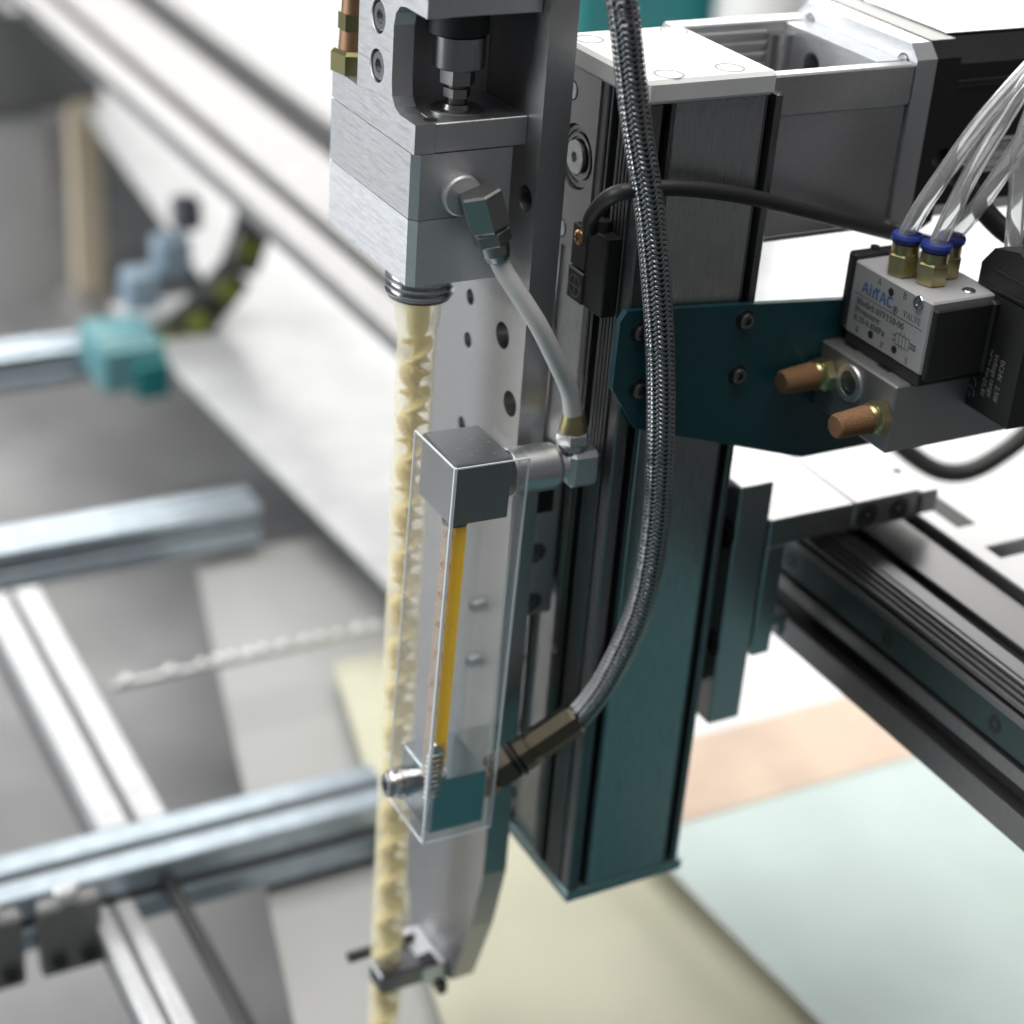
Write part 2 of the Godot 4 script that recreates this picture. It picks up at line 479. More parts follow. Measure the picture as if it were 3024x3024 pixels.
func background_things() -> void:
	single("cream_tray_gleam", MB.new().plate(poly([Vector2(158, -416), Vector2(72, -60), Vector2(55, 70), Vector2(330, 70), Vector2(330, -416)]), [], Vector3(0, -482, 0), Vector3.RIGHT, Vector3.BACK, Vector3(0, 8, 0)), M.cream_tray_gleam, "cream layer low beside the white table, part of the painted tray reflection", "board")  # cream surface; its edge also steps the tray's painted bright reflection
	single("pale_tray_gleam", MB.new().plate(poly([Vector2(130, -640), Vector2(-40, 70), Vector2(300, 70), Vector2(300, -630)]), [], Vector3(0, -506, 0), Vector3.RIGHT, Vector3.BACK, Vector3(0, 6, 0)), mat("pale_tray_gleam", Color(0.37, 0.37, 0.365), 0.0, 0.5), "pale grey layer added under the cream one for the bright reflection in the tray", "board")  # added layer: the tray's soft bright reflection put into colour
	single("peach_sheet", MB.new().box(Vector3(270, -449, -205), Vector3(640, -448.2, -128), 0.0), M.peach_print, "pale peach strip lying across the white tabletop", "sheet")
	single("mint_sheet", MB.new().plate(poly([Vector2(242.2, -128.4), Vector2(252.3, 55), Vector2(262.2, 186), Vector2(900, 186), Vector2(900, -128.4)]), [], Vector3(0, -449.4, 0), Vector3.RIGHT, Vector3.BACK, Vector3(0, 0.6, 0)), M.mint_print, "pale mint sheet on the tabletop in front of the peach strip", "sheet")
	# slotted aluminium profiles of the machine frame
	profile("frame_profile", "pale slotted profile running across the lower left, fixed to dark clamps", Vector3(-320, -450, -264), Vector3(118, -450, -264), 42.0, M.blue_profile)
	profile("frame_profile", "pale profile in the middle left that butts against the white table", Vector3(-320, -450, -655), Vector3(180, -450, -655), 36.0, M.blue_profile)
	profile("frame_profile", "pale profile at the far left behind the teal bracket box", Vector3(-320, -450, -1005), Vector3(178, -450, -1005), 36.0, M.blue_profile)
	profile_z("frame_profile", "bright profile descending from the left edge to the long lower profile", -62, -20, -450, -560, -264.5, M.pale_profile)
	profile_z("frame_profile", "grey profile in the lower left corner under the long profile", -84, -58, -470, -221, 120, M.pale_profile)
	single("guide_rod", MB.new().lathe([Vector2(0, 0), Vector2(5, 0), Vector2(5, 260), Vector2(0, 260)], Vector3(-35, -466, -221), Vector3.BACK, 16), M.black_plastic, "thin black rod leaving the long lower profile toward the front", "rod")
	for i in 2:
		var o := thing("profile_clamp", ["dark clamp at the left edge on the long lower profile", "dark clamp with black holes beside the first, nearer the picture's middle"][i], "clamp", Vector3(-146 + 46 * i, -478, -216), "clamps on the long lower profile")
		part("body", MB.new().box(Vector3(-17, -22, 0), Vector3(19, 30, 12), 2.0), M.grey_box, o)
		for k in 2:
			part("bolt", MB.new().lathe([Vector2(5, 0), Vector2(5, 5), Vector2(0, 5)], Vector3(-8 + 18 * k, -8, 12), Vector3.BACK, 14), M.black_deep, o)
		part("knob", MB.new().lathe([Vector2(7, 0), Vector2(7, 7), Vector2(5, 9), Vector2(0, 9)], Vector3(0, 30, 6), Vector3.UP, 14), M.pale_profile, o)
	var ch := thing("roller_chain", "row of small bright rollers on a thin dark strip in the lower left", "chain", Vector3(-10, -446, -409))
	part("strip", MB.new().box(Vector3(0, -5, -2.2), Vector3(215, 0, 2.2), 0.5), M.alu_dull, ch)
	for x: float in [8, 42, 64, 74, 85, 98, 111, 126, 140, 154, 168, 182, 196]:
		var w := rng.randf_range(3.0, 4.6)
		part("roller", MB.new().lathe([Vector2(w, 0), Vector2(w, rng.randf_range(2.0, 3.6)), Vector2(w * 0.8, 4.0), Vector2(0, 4.0)], Vector3(x + rng.randf_range(-2, 2), 0, rng.randf_range(-0.6, 0.6)), Vector3.UP, 6, rng.randf()), M.white_paint, ch)
	# far gantry rail at the upper left
	var rail := thing("far_gantry_rail", "long pale stepped aluminium rail crossing the upper left out of focus", "rail", Vector3(0, 0, 0))
	part("base_profile", MB.new().box(Vector3(226, -266, -1900), Vector3(258, -250, -330), 2.0), M.rail_grey, rail)
	part("groove", MB.new().box(Vector3(258, -276, -1900), Vector3(268, -262, -330), 0.0), M.groove_grey, rail)
	part("guide_profile", MB.new().box(Vector3(268, -276, -1900), Vector3(338, -248, -330), 3.0), M.rail_grey, rail)
	part("cover_strip", MB.new().box(Vector3(338, -276, -1900), Vector3(372, -266, -330), 0.0), M.groove_grey, rail)
	part("edge_profile", MB.new().box(Vector3(372, -276, -1900), Vector3(408, -244, -330), 3.0), M.rail_grey, rail)
	# teal bracket box, cable chain and posts behind
	var tb := thing("bracket_box", "teal bracket box at the end of the far pale profile", "bracket", Vector3(112, -450, -985))
	part("body", MB.new().box(Vector3(22, -20, 10), Vector3(84, 26, 86), 4.0), mat("teal_pale", Color(0.14, 0.33, 0.36), 0.2, 0.4), tb)
	part("end_cap", MB.new().box(Vector3(52, -26, 86), Vector3(84, 10, 95), 3.0), M.teal_paint, tb)
	for k in 4:
		screw(tb, Vector3(30 + 14 * k, 26, 76), Vector3.UP, 4.0, 3.0, M.steel)
	var cc := thing("cable_chain", "black cable chain with olive discs curving up at the left", "cable chain", Vector3(0, 0, 0))
	var arc := [Vector3(206, -462, -976), Vector3(236, -454, -980), Vector3(267, -429, -980), Vector3(297, -394, -980), Vector3(312, -353, -980), Vector3(316, -310, -980), Vector3(316, -268, -980)]
	for k in 6:
		var a: Vector3 = arc[k]; var b: Vector3 = arc[k + 1]
		part("link", MB.new().lathe([Vector2(0, 0), Vector2(18, 0), Vector2(20, 4), Vector2(20, 38), Vector2(18, 42), Vector2(0, 42)], a, b - a, 8), M.black_plastic, cc)
		part("disc", MB.new().lathe([Vector2(0, 0), Vector2(12.5, 0), Vector2(12.5, 5), Vector2(0, 5)], (a + b) / 2.0 + Vector3(-3, 3, 16), Vector3(-0.3, 0.3, 1), 18), M.olive_disc, cc)
	var cn := thing("cable_connector", "stack of slate blue connector blocks beside the cable chain", "connector", Vector3(186, -428, -1012))
	part("block", MB.new().box(Vector3(0, 0, 0), Vector3(34, 38, 30), 4.0), M.slate_blue, cn)
	part("block", MB.new().box(Vector3(34, 26, -8), Vector3(68, 66, 22), 4.0), M.slate_blue, cn)
	part("block", MB.new().box(Vector3(56, 68, -10), Vector3(82, 100, 14), 4.0), mat("violet_grey", Color(0.10, 0.10, 0.125), 0.0, 0.5), cn)
	single("cream_post", MB.new().box(Vector3(336, -720, -1720), Vector3(376, -440, -1690), 3.0), M.cream_post, "cream upright post behind the far left rail", "post")
	single("pale_cabinet", MB.new().box(Vector3(150, -720, -1760), Vector3(312, -455, -1710), 6.0), M.wall_grey, "pale grey cabinet at the left edge behind the cream post", "cabinet")
	single("dark_cabinet", MB.new().box(Vector3(180, -452, -1740), Vector3(384, -330, -1700), 6.0), M.grey_box, "dark cabinet in the upper left corner", "cabinet")
	single("teal_cabinet", MB.new().box(Vector3(760, -449, -1330), Vector3(1010, -40, -1150), 6.0), M.teal_paint, "teal cabinet standing on the table behind the column", "cabinet")
	single("white_pillar", MB.new().lathe([Vector2(0, 0), Vector2(52, 0), Vector2(52, 420), Vector2(0, 420)], Vector3(958, -449, -1085), Vector3.UP, 32), M.white_paint, "white round pillar in front of the teal cabinet", "pillar")

func profile(called: String, label: String, a: Vector3, b: Vector3, s: float, m: Material) -> void:   # along x, top back edge from a to b
	var o := thing(called, label, "profile", a, "slotted profiles of the machine frame")
	var l := b.x - a.x
	var t := s * 0.40
	part("top_flange", MB.new().box(Vector3(0, -t, 0), Vector3(l, 0, t), 1.0), m, o)
	part("top_flange", MB.new().box(Vector3(0, -t, s - t), Vector3(l, 0, s), 1.0), m, o)
	part("bottom_flange", MB.new().box(Vector3(0, -s, s - t), Vector3(l, -s + t, s), 1.0), m, o)
	part("core", MB.new().box(Vector3(0.5, -s + 0.5, 2), Vector3(l - 0.5, -4.5, s - 3), 0.0), M.groove_grey, o)

func profile_z(called: String, label: String, x0: float, x1: float, y: float, z0: float, z1: float, m: Material) -> void:
	var s := x1 - x0
	var t := s * 0.42
	var o := thing(called, label, "profile", Vector3(x0, y, z0), "slotted profiles of the machine frame")
	var l := z1 - z0
	part("top_flange", MB.new().box(Vector3(0, -t, 0), Vector3(t, 0, l), 1.0), m, o)
	part("top_flange", MB.new().box(Vector3(s - t, -t, 0), Vector3(s, 0, l), 1.0), m, o)
	part("core", MB.new().box(Vector3(2, -s, 0.5), Vector3(s - 2, -4.5, l - 0.5), 0.0), M.groove_grey, o)

func gantry() -> void:
	var bm := thing("gantry_beam", "black slotted gantry beam running out of the lower right corner", "beam", Vector3(212, -213, -80))
	var L := 480.0
	part("lower_flange", MB.new().box(Vector3(0, 0, 0), Vector3(75, 15, L), 0.6), M.black_anodised, bm)
	part("slot_wall", MB.new().box(Vector3(9, 15, 0), Vector3(70, 27, L), 0.0), M.black_deep, bm)
	part("middle_rib", MB.new().box(Vector3(0, 27, 0), Vector3(70, 34.5, L), 0.8), M.black_anodised, bm)
	part("panel_groove", MB.new().box(Vector3(5, 34.5, 0), Vector3(70, 37, L), 0.0), M.black_deep, bm)
	var panel := part("side_panel", MB.new().box(Vector3(1.5, 37, 0), Vector3(70, 53.5, L), 0.5), mat("panel_green", Color(0.05, 0.075, 0.075), 0.8, 0.35), bm)
	for z: float in [88, 165, 240, 315]:
		part("screw_recess", MB.new().lathe([Vector2(4.4, -0.1), Vector2(4.4, 0.15), Vector2(3.5, 0.15)], Vector3(1.5, 45, z), Vector3.LEFT, 24), M.black_deep, panel)
		screw(panel, Vector3(1.7, 45, z), Vector3.LEFT, 3.3, 0.5, M.black_screw)
	part("upper_rib", MB.new().box(Vector3(0, 53.5, 0), Vector3(70, 58, L), 0.8), M.black_anodised, bm)
	part("rail_groove", MB.new().box(Vector3(4, 58, 0), Vector3(70, 60, L), 0.0), M.black_deep, bm)
	for k in 4:
		part("rail_fin", MB.new().box(Vector3(1 + k * 2.6, 60 + k * 1.3, 0), Vector3(3.0 + k * 2.6, 62.5 + k * 1.3, L), 0.3), M.black_anodised, bm)
	part("rail_core", MB.new().box(Vector3(2.5, 59, 0), Vector3(12, 61, L), 0.0), M.black_deep, bm)
	part("rail_top", MB.new().box(Vector3(11.5, 60, 0), Vector3(21, 66.5, L), 0.8), M.alu_dull_black, bm)
	part("channel_floor", MB.new().box(Vector3(21, 56, 0), Vector3(46, 58.5, L), 0.0), M.black_deep, bm)
	part("cover_band", MB.new().box(Vector3(32, 60, 0), Vector3(58, 63.5, L), 0.6), M.black_anodised, bm)
	part("rail_top", MB.new().box(Vector3(64, 58, 0), Vector3(75, 66.5, L), 0.8), M.alu_dull, bm)
	for z: float in [118, 150, 235]:
		part("grey_block", MB.new().box(Vector3(76, 48, z), Vector3(112, 64, z + 22), 1.0), M.alu_dull, bm)
	part("side_channel", MB.new().box(Vector3(76, 30, 0), Vector3(116, 46, L), 0.0), M.black_deep, bm)

	# carriage that joins the column to the beam
	var c := thing("carriage_bracket", "bare aluminium carriage plate with folded leg on the black beam", "bracket", Vector3(180, -128, 30))
	part("arm_plate", MB.new().box(Vector3(0, -14.5, -75), Vector3(49, 0, 0), 0.6), M.alu_carriage, c)
	part("rear_plate", MB.new().box(Vector3(-20, -14.5, -75), Vector3(-0.4, -1, -3), 0.6), M.alu_carriage, c)
	part("leg", MB.new().box(Vector3(0, -76, -40), Vector3(11, -14.5, 0), 0.8), M.alu_carriage, c)
	part("foot_hook", MB.new().plate(poly([Vector2(11, -62), Vector2(11, -56), Vector2(20, -56), Vector2(20, -68), Vector2(15.5, -68), Vector2(15.5, -62)]), [], Vector3(0, 0, -12), Vector3.RIGHT, Vector3.UP, Vector3(0, 0, 10)), M.alu_carriage, c)
	var blk := part("slider_block", MB.new().box(Vector3(49.3, -15.5, -66), Vector3(89, 0, 0), 0.8), M.alu_carriage, c)
	part("end_block", MB.new().box(Vector3(89.3, -14, -60), Vector3(101, -1.5, 1), 1.2), M.alu_carriage, c)
	part("thread_hole", MB.new().lathe([Vector2(2.6, 0.05), Vector2(0, 0.05)], Vector3(93, -1.5, -23), Vector3.UP, 18), M.black_deep, c)
	for x: float in [58, 77]:
		part("counterbore", MB.new().lathe([Vector2(5.8, 0.05), Vector2(4.6, 0.25), Vector2(4.4, -2), Vector2(0, -2)], Vector3(x, -8, 0.1), Vector3.BACK, 26), M.black_screw, blk)
		screw(blk, Vector3(x, -8, -1.6), Vector3.BACK, 3.8, 1.8, M.black_screw)
	var bar := thing("column_clamp_bar", "upright aluminium clamp bar with black screws right of the column", "bar", Vector3(160, -239, 30))
	part("bar", MB.new().box(Vector3(0, 0, -32), Vector3(18.5, 132, 0), 0.8), M.alu_carriage, bar)
	part("spacer", MB.new().box(Vector3(-14, 20, -32), Vector3(0, 128, -10), 0.5), M.black_anodised, bar)
	for y: float in [45, 106]:
		part("counterbore", MB.new().lathe([Vector2(6.5, 0.06), Vector2(5.2, 0.06), Vector2(5.0, -1.5), Vector2(0, -1.5)], Vector3(-0.1, y, -6.5), Vector3.LEFT, 26), M.black_deep, bar)
		screw(bar, Vector3(0.6, y, -6.5), Vector3.LEFT, 4.4, 2.4, M.black_screw)

func column() -> void:
	var c := thing("linear_column", "tall black slotted linear column with a white top plate", "linear column", Vector3(82, -312, 39))
	# x 0..64, y 0..393, z -72..0; the front has two slots, the left side fins and a channel
	var H := 393.0
	part("front_panel", MB.new().box(Vector3(12.5, 0, -6), Vector3(55.5, H, -0.6), 0.5), M.black_panel, c)
	part("corner_strip", MB.new().box(Vector3(0, 0, -7), Vector3(6.5, H, 0), 0.8), M.black_anodised, c)
	part("corner_strip", MB.new().box(Vector3(60.5, 0, -7), Vector3(64, H, 0), 0.8), M.black_anodised, c)
	part("slot_lip", MB.new().box(Vector3(55.5, 0, -5), Vector3(57, H, -1.2), 0.3), M.black_anodised, c)
	part("slot_lip", MB.new().box(Vector3(11, 0, -5), Vector3(12.5, H, -1.2), 0.3), M.black_anodised, c)
	part("core", MB.new().box(Vector3(9, 0, -72), Vector3(63, H, -6), 0.0), M.black_deep, c)
	for k in 5:
		part("side_fin", MB.new().box(Vector3(0.2, 0, -11.2 - k * 2.6), Vector3(7, H, -9.6 - k * 2.6), 0.3), M.black_anodised, c)
	part("fin_root", MB.new().box(Vector3(1.6, 0, -24), Vector3(9, H, -7), 0.0), M.black_anodised, c)
	part("side_flange", MB.new().box(Vector3(0, 0, -36), Vector3(5, H, -31), 0.6), M.black_anodised, c)
	part("side_flange", MB.new().box(Vector3(0.6, 0, -30), Vector3(5, H, -28.4), 0.3), M.black_anodised, c)
	part("cover_strip", MB.new().box(Vector3(4, 0, -66), Vector3(9, H, -40), 0.4), M.black_panel, c)
	part("side_flange", MB.new().box(Vector3(0, 0, -72), Vector3(5, H, -67), 0.6), M.black_anodised, c)
	part("side_wall", MB.new().box(Vector3(63, 0, -72), Vector3(64, H, -7), 0.2), M.black_anodised, c)
	var top := part("top_plate", MB.new().box(Vector3(-3, H, -72), Vector3(58.5, H + 9.8, 1.5), 1.6), M.white_paint, c)
	for p in [Vector2(11, -6), Vector2(41, -8), Vector2(50, -64), Vector2(6, -60)]:
		part("screw_recess", MB.new().lathe([Vector2(6.4, 0.06), Vector2(5.2, 0.06), Vector2(5.0, -1.2), Vector2(0, -1.2)], Vector3(p.x, H + 9.85, p.y), Vector3.UP, 26), M.groove_grey, top)
		screw(top, Vector3(p.x, H + 9.0, p.y), Vector3.UP, 4.2, 0.7, M.white_paint)
	part("bottom_plate", MB.new().box(Vector3(0, -6.5, -72), Vector3(67, -0.2, 0), 0.5), mat("plate_teal_grey", Color(0.30, 0.42, 0.43), 0.9, 0.4), c)
	# grey bearing plate at the top of the side channel
	var bp := part("bearing_plate", MB.new().plate(poly([Vector2(-68, 316), Vector2(-36.2, 316), Vector2(-36.2, 392.5), Vector2(-68, 392.5)]), [[Vector2(-51.5, 356), 14.0]], Vector3(-0.8, 0, 0), Vector3.BACK, Vector3.UP, Vector3(4, 0, 0)), mat("plate_grey", Color(0.42, 0.42, 0.43), 0.7, 0.45), c)
	part("bearing", MB.new().lathe([Vector2(14, -2.5), Vector2(13, 0.2), Vector2(11.4, 0.2), Vector2(11.2, -1.2), Vector2(10.2, -1.2), Vector2(10, 0.6), Vector2(8.6, 0.6), Vector2(8.4, -0.8), Vector2(7.4, -0.8), Vector2(7.2, 0.2)], Vector3(1.2, 356, -51.5), Vector3.LEFT, 36), M.socket, bp)
	part("bearing_seat", MB.new().lathe([Vector2(14, 0), Vector2(0, 0)], Vector3(3.5, 356, -51.5), Vector3.LEFT, 30), M.black_deep, bp)
	put("bearing_screw", socket_head(7.2, 2.0, 2.6), M.alu_smooth, bp, along(Vector3(0.6, 356, -51.5), Vector3.LEFT))
	for y: float in [382.5, 322.5]:
		part("screw_recess", MB.new().lathe([Vector2(4.2, 0.05), Vector2(3.5, 0.05)], Vector3(-0.82, y, -58), Vector3.LEFT, 24), M.black_deep, bp)
		screw(bp, Vector3(-0.8, y, -58), Vector3.LEFT, 3.6, 0.35, M.alu)
	for y: float in [308, 122, 60]:
		screw(c, Vector3(1.0, y, -33.5), Vector3.LEFT, 2.4, 1.2, M.alu)

	# carriage block between plate and column
	var k := thing("slide_carriage", "grey aluminium slide carriage with counterbored screws left of the column", "carriage", Vector3(63, -200, 0))
	mat("carriage_grey", Color(0.86, 0.86, 0.87), 0.9, 0.42)
	var body := part("body", MB.new().plate(poly([Vector2(0, 28), Vector2(18.6, 28), Vector2(18.6, 96), Vector2(17.5, 105), Vector2(12, 110), Vector2(0, 110)]), [[Vector2(8, 61), 5.6], [Vector2(8, 34.5), 5.6]], Vector3(0, 0, -8), Vector3.RIGHT, Vector3.UP, Vector3(0, 0, 8)), M.carriage_grey, k)
	part("body_back", MB.new().box(Vector3(0, 28, -46), Vector3(18.6, 104, -8), 0.3), M.carriage_grey, k)
	part("window", MB.new().box(Vector3(6.5, 82, 0), Vector3(15, 102, 0.12), 0.0), M.black_deep, k)
	for y: float in [61, 34.5]:
		put("screw", socket_head(4.6, 6.0, 2.5), M.alu_smooth, body, along(Vector3(8, y, -7.5), Vector3.BACK))
	part("leg_strip", MB.new().box(Vector3(-0.2, -48, -9), Vector3(3.2, 28, -1.5), 0.4), M.carriage_grey, k)
	part("leg_strip", MB.new().box(Vector3(12.6, -48, -9), Vector3(15.2, 28, -2.5), 0.4), M.carriage_grey, k)
	part("leg_web", MB.new().box(Vector3(3.2, -48, -14), Vector3(12.6, 28, -11), 0.0), M.black_deep, k)
	screw(k, Vector3(3.4, 5, -3), Vector3.BACK, 3.6, 4.0, M.steel)
	part("limit_block", MB.new().box(Vector3(4, -62, -16), Vector3(16, -49, -4), 0.6), M.carriage_grey, k)
	screw(k, Vector3(7, -54, -4), Vector3.BACK, 2.8, 1.0, M.steel)
	for y: float in [-84, -97]:
		screw(k, Vector3(14, y, -12), Vector3.LEFT, 4.0, 4.0, M.steel, "stop_screw")

	# proximity sensor on the column's left side
	var s := thing("proximity_sensor", "small black sensor with a cross mark and a copper coloured screw", "sensor", Vector3(75, -12, 0))
	part("body", MB.new().box(Vector3(0, 0, 13.2), Vector3(7, 35, 29), 0.6), M.black_plastic, s)
	part("face_plate", MB.new().box(Vector3(-0.4, 15, 1.5), Vector3(6.5, 33, 13.4), 0.4), M.black_plastic, s)
	part("sensing_face", MB.new().box(Vector3(-0.6, 0, 1), Vector3(6, 14, 13.4), 0.4), M.black_plastic, s)
	part("step_edge", MB.new().box(Vector3(-0.9, 13.2, 1.2), Vector3(0, 14.0, 13.4), 0.1), M.ink_grey, s)
	part("cross_mark", MB.new().lathe([Vector2(5.0, 0.0), Vector2(5.0, 0.12), Vector2(4.6, 0.12), Vector2(4.6, 0.0)], Vector3(-0.6, 6.6, 7), Vector3.LEFT, 30).box(Vector3(-0.75, 2, 6.8), Vector3(-0.6, 11.2, 7.2), 0.0).box(Vector3(-0.74, 6.4, 2.4), Vector3(-0.6, 6.8, 11.6), 0.0), M.ink_grey, s)
	var sc := part("screw", MB.new().lathe([Vector2(3.3, 0), Vector2(3.2, 0.5), Vector2(2.4, 1.1), Vector2(0, 1.3)], Vector3(-0.4, 28.2, 7), Vector3.LEFT, 26), M.copper_screw, s)
	part("slot", MB.new().box(Vector3(-1.75, 26.3, 6.6), Vector3(-1.5, 30.1, 7.4), 0.0).box(Vector3(-1.74, 27.8, 5.1), Vector3(-1.5, 28.6, 8.9), 0.0), M.black_deep, sc)
	part("cable_boot", MB.new().lathe([Vector2(3.4, 0), Vector2(3.2, 5), Vector2(0, 5.2)], Vector3(3.4, 34.5, 19), Vector3.UP, 20), M.black_rubber, s)

	# teal mounting plate across the front slots
	var t := thing("mounting_plate", "dark teal mounting plate with cut corners across the column", "plate", Vector3(0, 0, 39.6))
	var outline := poly([Vector2(79, -3.5), Vector2(76, -8), Vector2(75.5, -38), Vector2(88.5, -58.2), Vector2(181, -88.5), Vector2(236, -88.5), Vector2(236, -16), Vector2(190, -12.7)])
	part("plate", MB.new().plate(outline, [], Vector3.ZERO, Vector3.RIGHT, Vector3.UP, Vector3(0, 0, 3.2), 4.0), M.teal_plate, t)
	for p in [Vector2(138.6, -15.3), Vector2(138.6, -40.8), Vector2(88.3, -40), Vector2(86, -13.5)]:
		part("washer", MB.new().lathe([Vector2(4.6, 0), Vector2(4.5, 0.4), Vector2(3.2, 0.5)], Vector3(p.x, p.y, 3.2), Vector3.BACK, 26), M.black_screw, t)
		screw(t, Vector3(p.x, p.y, 3.5), Vector3.BACK, 3.4, 2.2, M.steel_dark)

func motor() -> void:
	var h := thing("motor_housing", "open grey motor housing with square flange right of the column", "housing", Vector3(0, 7, -13))
	# y 0..86, z -43..43, x 148..231
	var fl := part("flange", MB.new().plate(poly([Vector2(-43, 6), Vector2(-37, 0), Vector2(37, 0), Vector2(43, 6), Vector2(43, 80), Vector2(37, 86), Vector2(-37, 86), Vector2(-43, 80)]), [[Vector2(0, 60), 9.0]], Vector3(220, 0, 0), Vector3.BACK, Vector3.UP, Vector3(11, 0, 0)), M.alu, h)
	for p in [Vector2(34, 77), Vector2(-34, 77), Vector2(34, 9), Vector2(-34, 9)]:
		part("screw_recess", MB.new().lathe([Vector2(4.0, 0.05), Vector2(3.3, 0.05)], Vector3(219.95, p.y, p.x), Vector3.LEFT, 24), M.black_deep, fl)
		screw(fl, Vector3(219.9, p.y, p.x), Vector3.LEFT, 3.3, 0.4, M.socket)
	part("front_wall_strip", MB.new().box(Vector3(146, 61, 36), Vector3(219.8, 78.5, 43), 0.8), M.alu_housing, h)
	part("front_wall", MB.new().box(Vector3(146, 7, 34), Vector3(219.8, 61, 41), 0.8), M.alu_housing, h)
	part("back_wall", MB.new().box(Vector3(146, 2, -43), Vector3(219.8, 79, -34), 0.8), M.alu, h)
	part("floor", MB.new().box(Vector3(146, 2, -34), Vector3(219.8, 9, 34), 0.5), M.alu_dull, h)
	part("inner_wall", MB.new().plate(poly([Vector2(-34, 9.5), Vector2(34, 9.5), Vector2(34, 78), Vector2(-34, 78)]), [[Vector2(-10.5, 64), 6.0]], Vector3(206, 0, 0), Vector3.BACK, Vector3.UP, Vector3(13.8, 0, 0)), M.alu, h)
	part("bore_floor", MB.new().box(Vector3(216, 56, -18), Vector3(217, 72, -3), 0.0), M.black_deep, h)
	part("corner_fillet", MB.new().lathe([Vector2(7, 0), Vector2(7, 64), Vector2(0, 64)], Vector3(203, 10, -33), Vector3.UP, 24), M.alu_smooth, h)
	for k in 4:
		part("inner_rib", MB.new().box(Vector3(147, 58 + k * 5, -34), Vector3(196, 60 + k * 5, -32.6), 0.3), M.alu_dull, h)
	var m := thing("stepper_motor", "big black square motor with a white spec label", "motor", Vector3(231.2, 7, -13))
	part("front_cap", MB.new().plate(poly([Vector2(-43, 6), Vector2(-37, 0), Vector2(37, 0), Vector2(43, 6), Vector2(43, 80), Vector2(37, 86.5), Vector2(-37, 86.5), Vector2(-43, 80)]), [], Vector3.ZERO, Vector3.BACK, Vector3.UP, Vector3(13, 0, 0)), M.motor_black, m)
	part("body", MB.new().plate(poly([Vector2(-40, 12), Vector2(-31, 3), Vector2(31, 3), Vector2(40, 12), Vector2(40, 76), Vector2(31, 85.6), Vector2(-31, 85.6), Vector2(-40, 76)]), [], Vector3(13, 0, 0), Vector3.BACK, Vector3.UP, Vector3(95, 0, 0)), M.motor_black, m)
	part("top_glare_sheet", MB.new().box(Vector3(14, 86.6, -30), Vector3(107, 87.2, 30), 0.3), M.alu_light, m)  # added silver sheet, stands in for light glaring off the black top
	part("side_rib", MB.new().box(Vector3(13, 66, 39), Vector3(108, 69, 41), 0.5), M.motor_black, m)
	part("lug", MB.new().lathe([Vector2(3, 0), Vector2(3, 2), Vector2(0, 2.2)], Vector3(13, 77, 35), Vector3.RIGHT, 18), M.socket, m)
	var lb := part("label", MB.new().box(Vector3(23, 25.5, 40.0), Vector3(64, 41, 40.3), 0.0), M.label_silver, m)
	part("label_border", MB.new().box(Vector3(24.5, 27, 40.3), Vector3(25.1, 39.5, 40.36), 0.0).box(Vector3(24.5, 38.9, 40.3), Vector3(62, 39.5, 40.37), 0.0).box(Vector3(24.5, 27, 40.3), Vector3(62, 27.5, 40.37), 0.0).box(Vector3(33.8, 27, 40.3), Vector3(34.3, 39.5, 40.36), 0.0).box(Vector3(24.5, 31.2, 40.3), Vector3(62, 31.6, 40.37), 0.0), M.ink_black, lb)
	lettering(lb, "86J1865", 4.0, Vector3(34.6, 36.6, 40.33), Vector3.RIGHT, Vector3.UP, M.ink_black, false)
	lettering(lb, "SPEC", 2.0, Vector3(35.2, 33.2, 40.33), Vector3.RIGHT, Vector3.UP, M.ink_black, false)

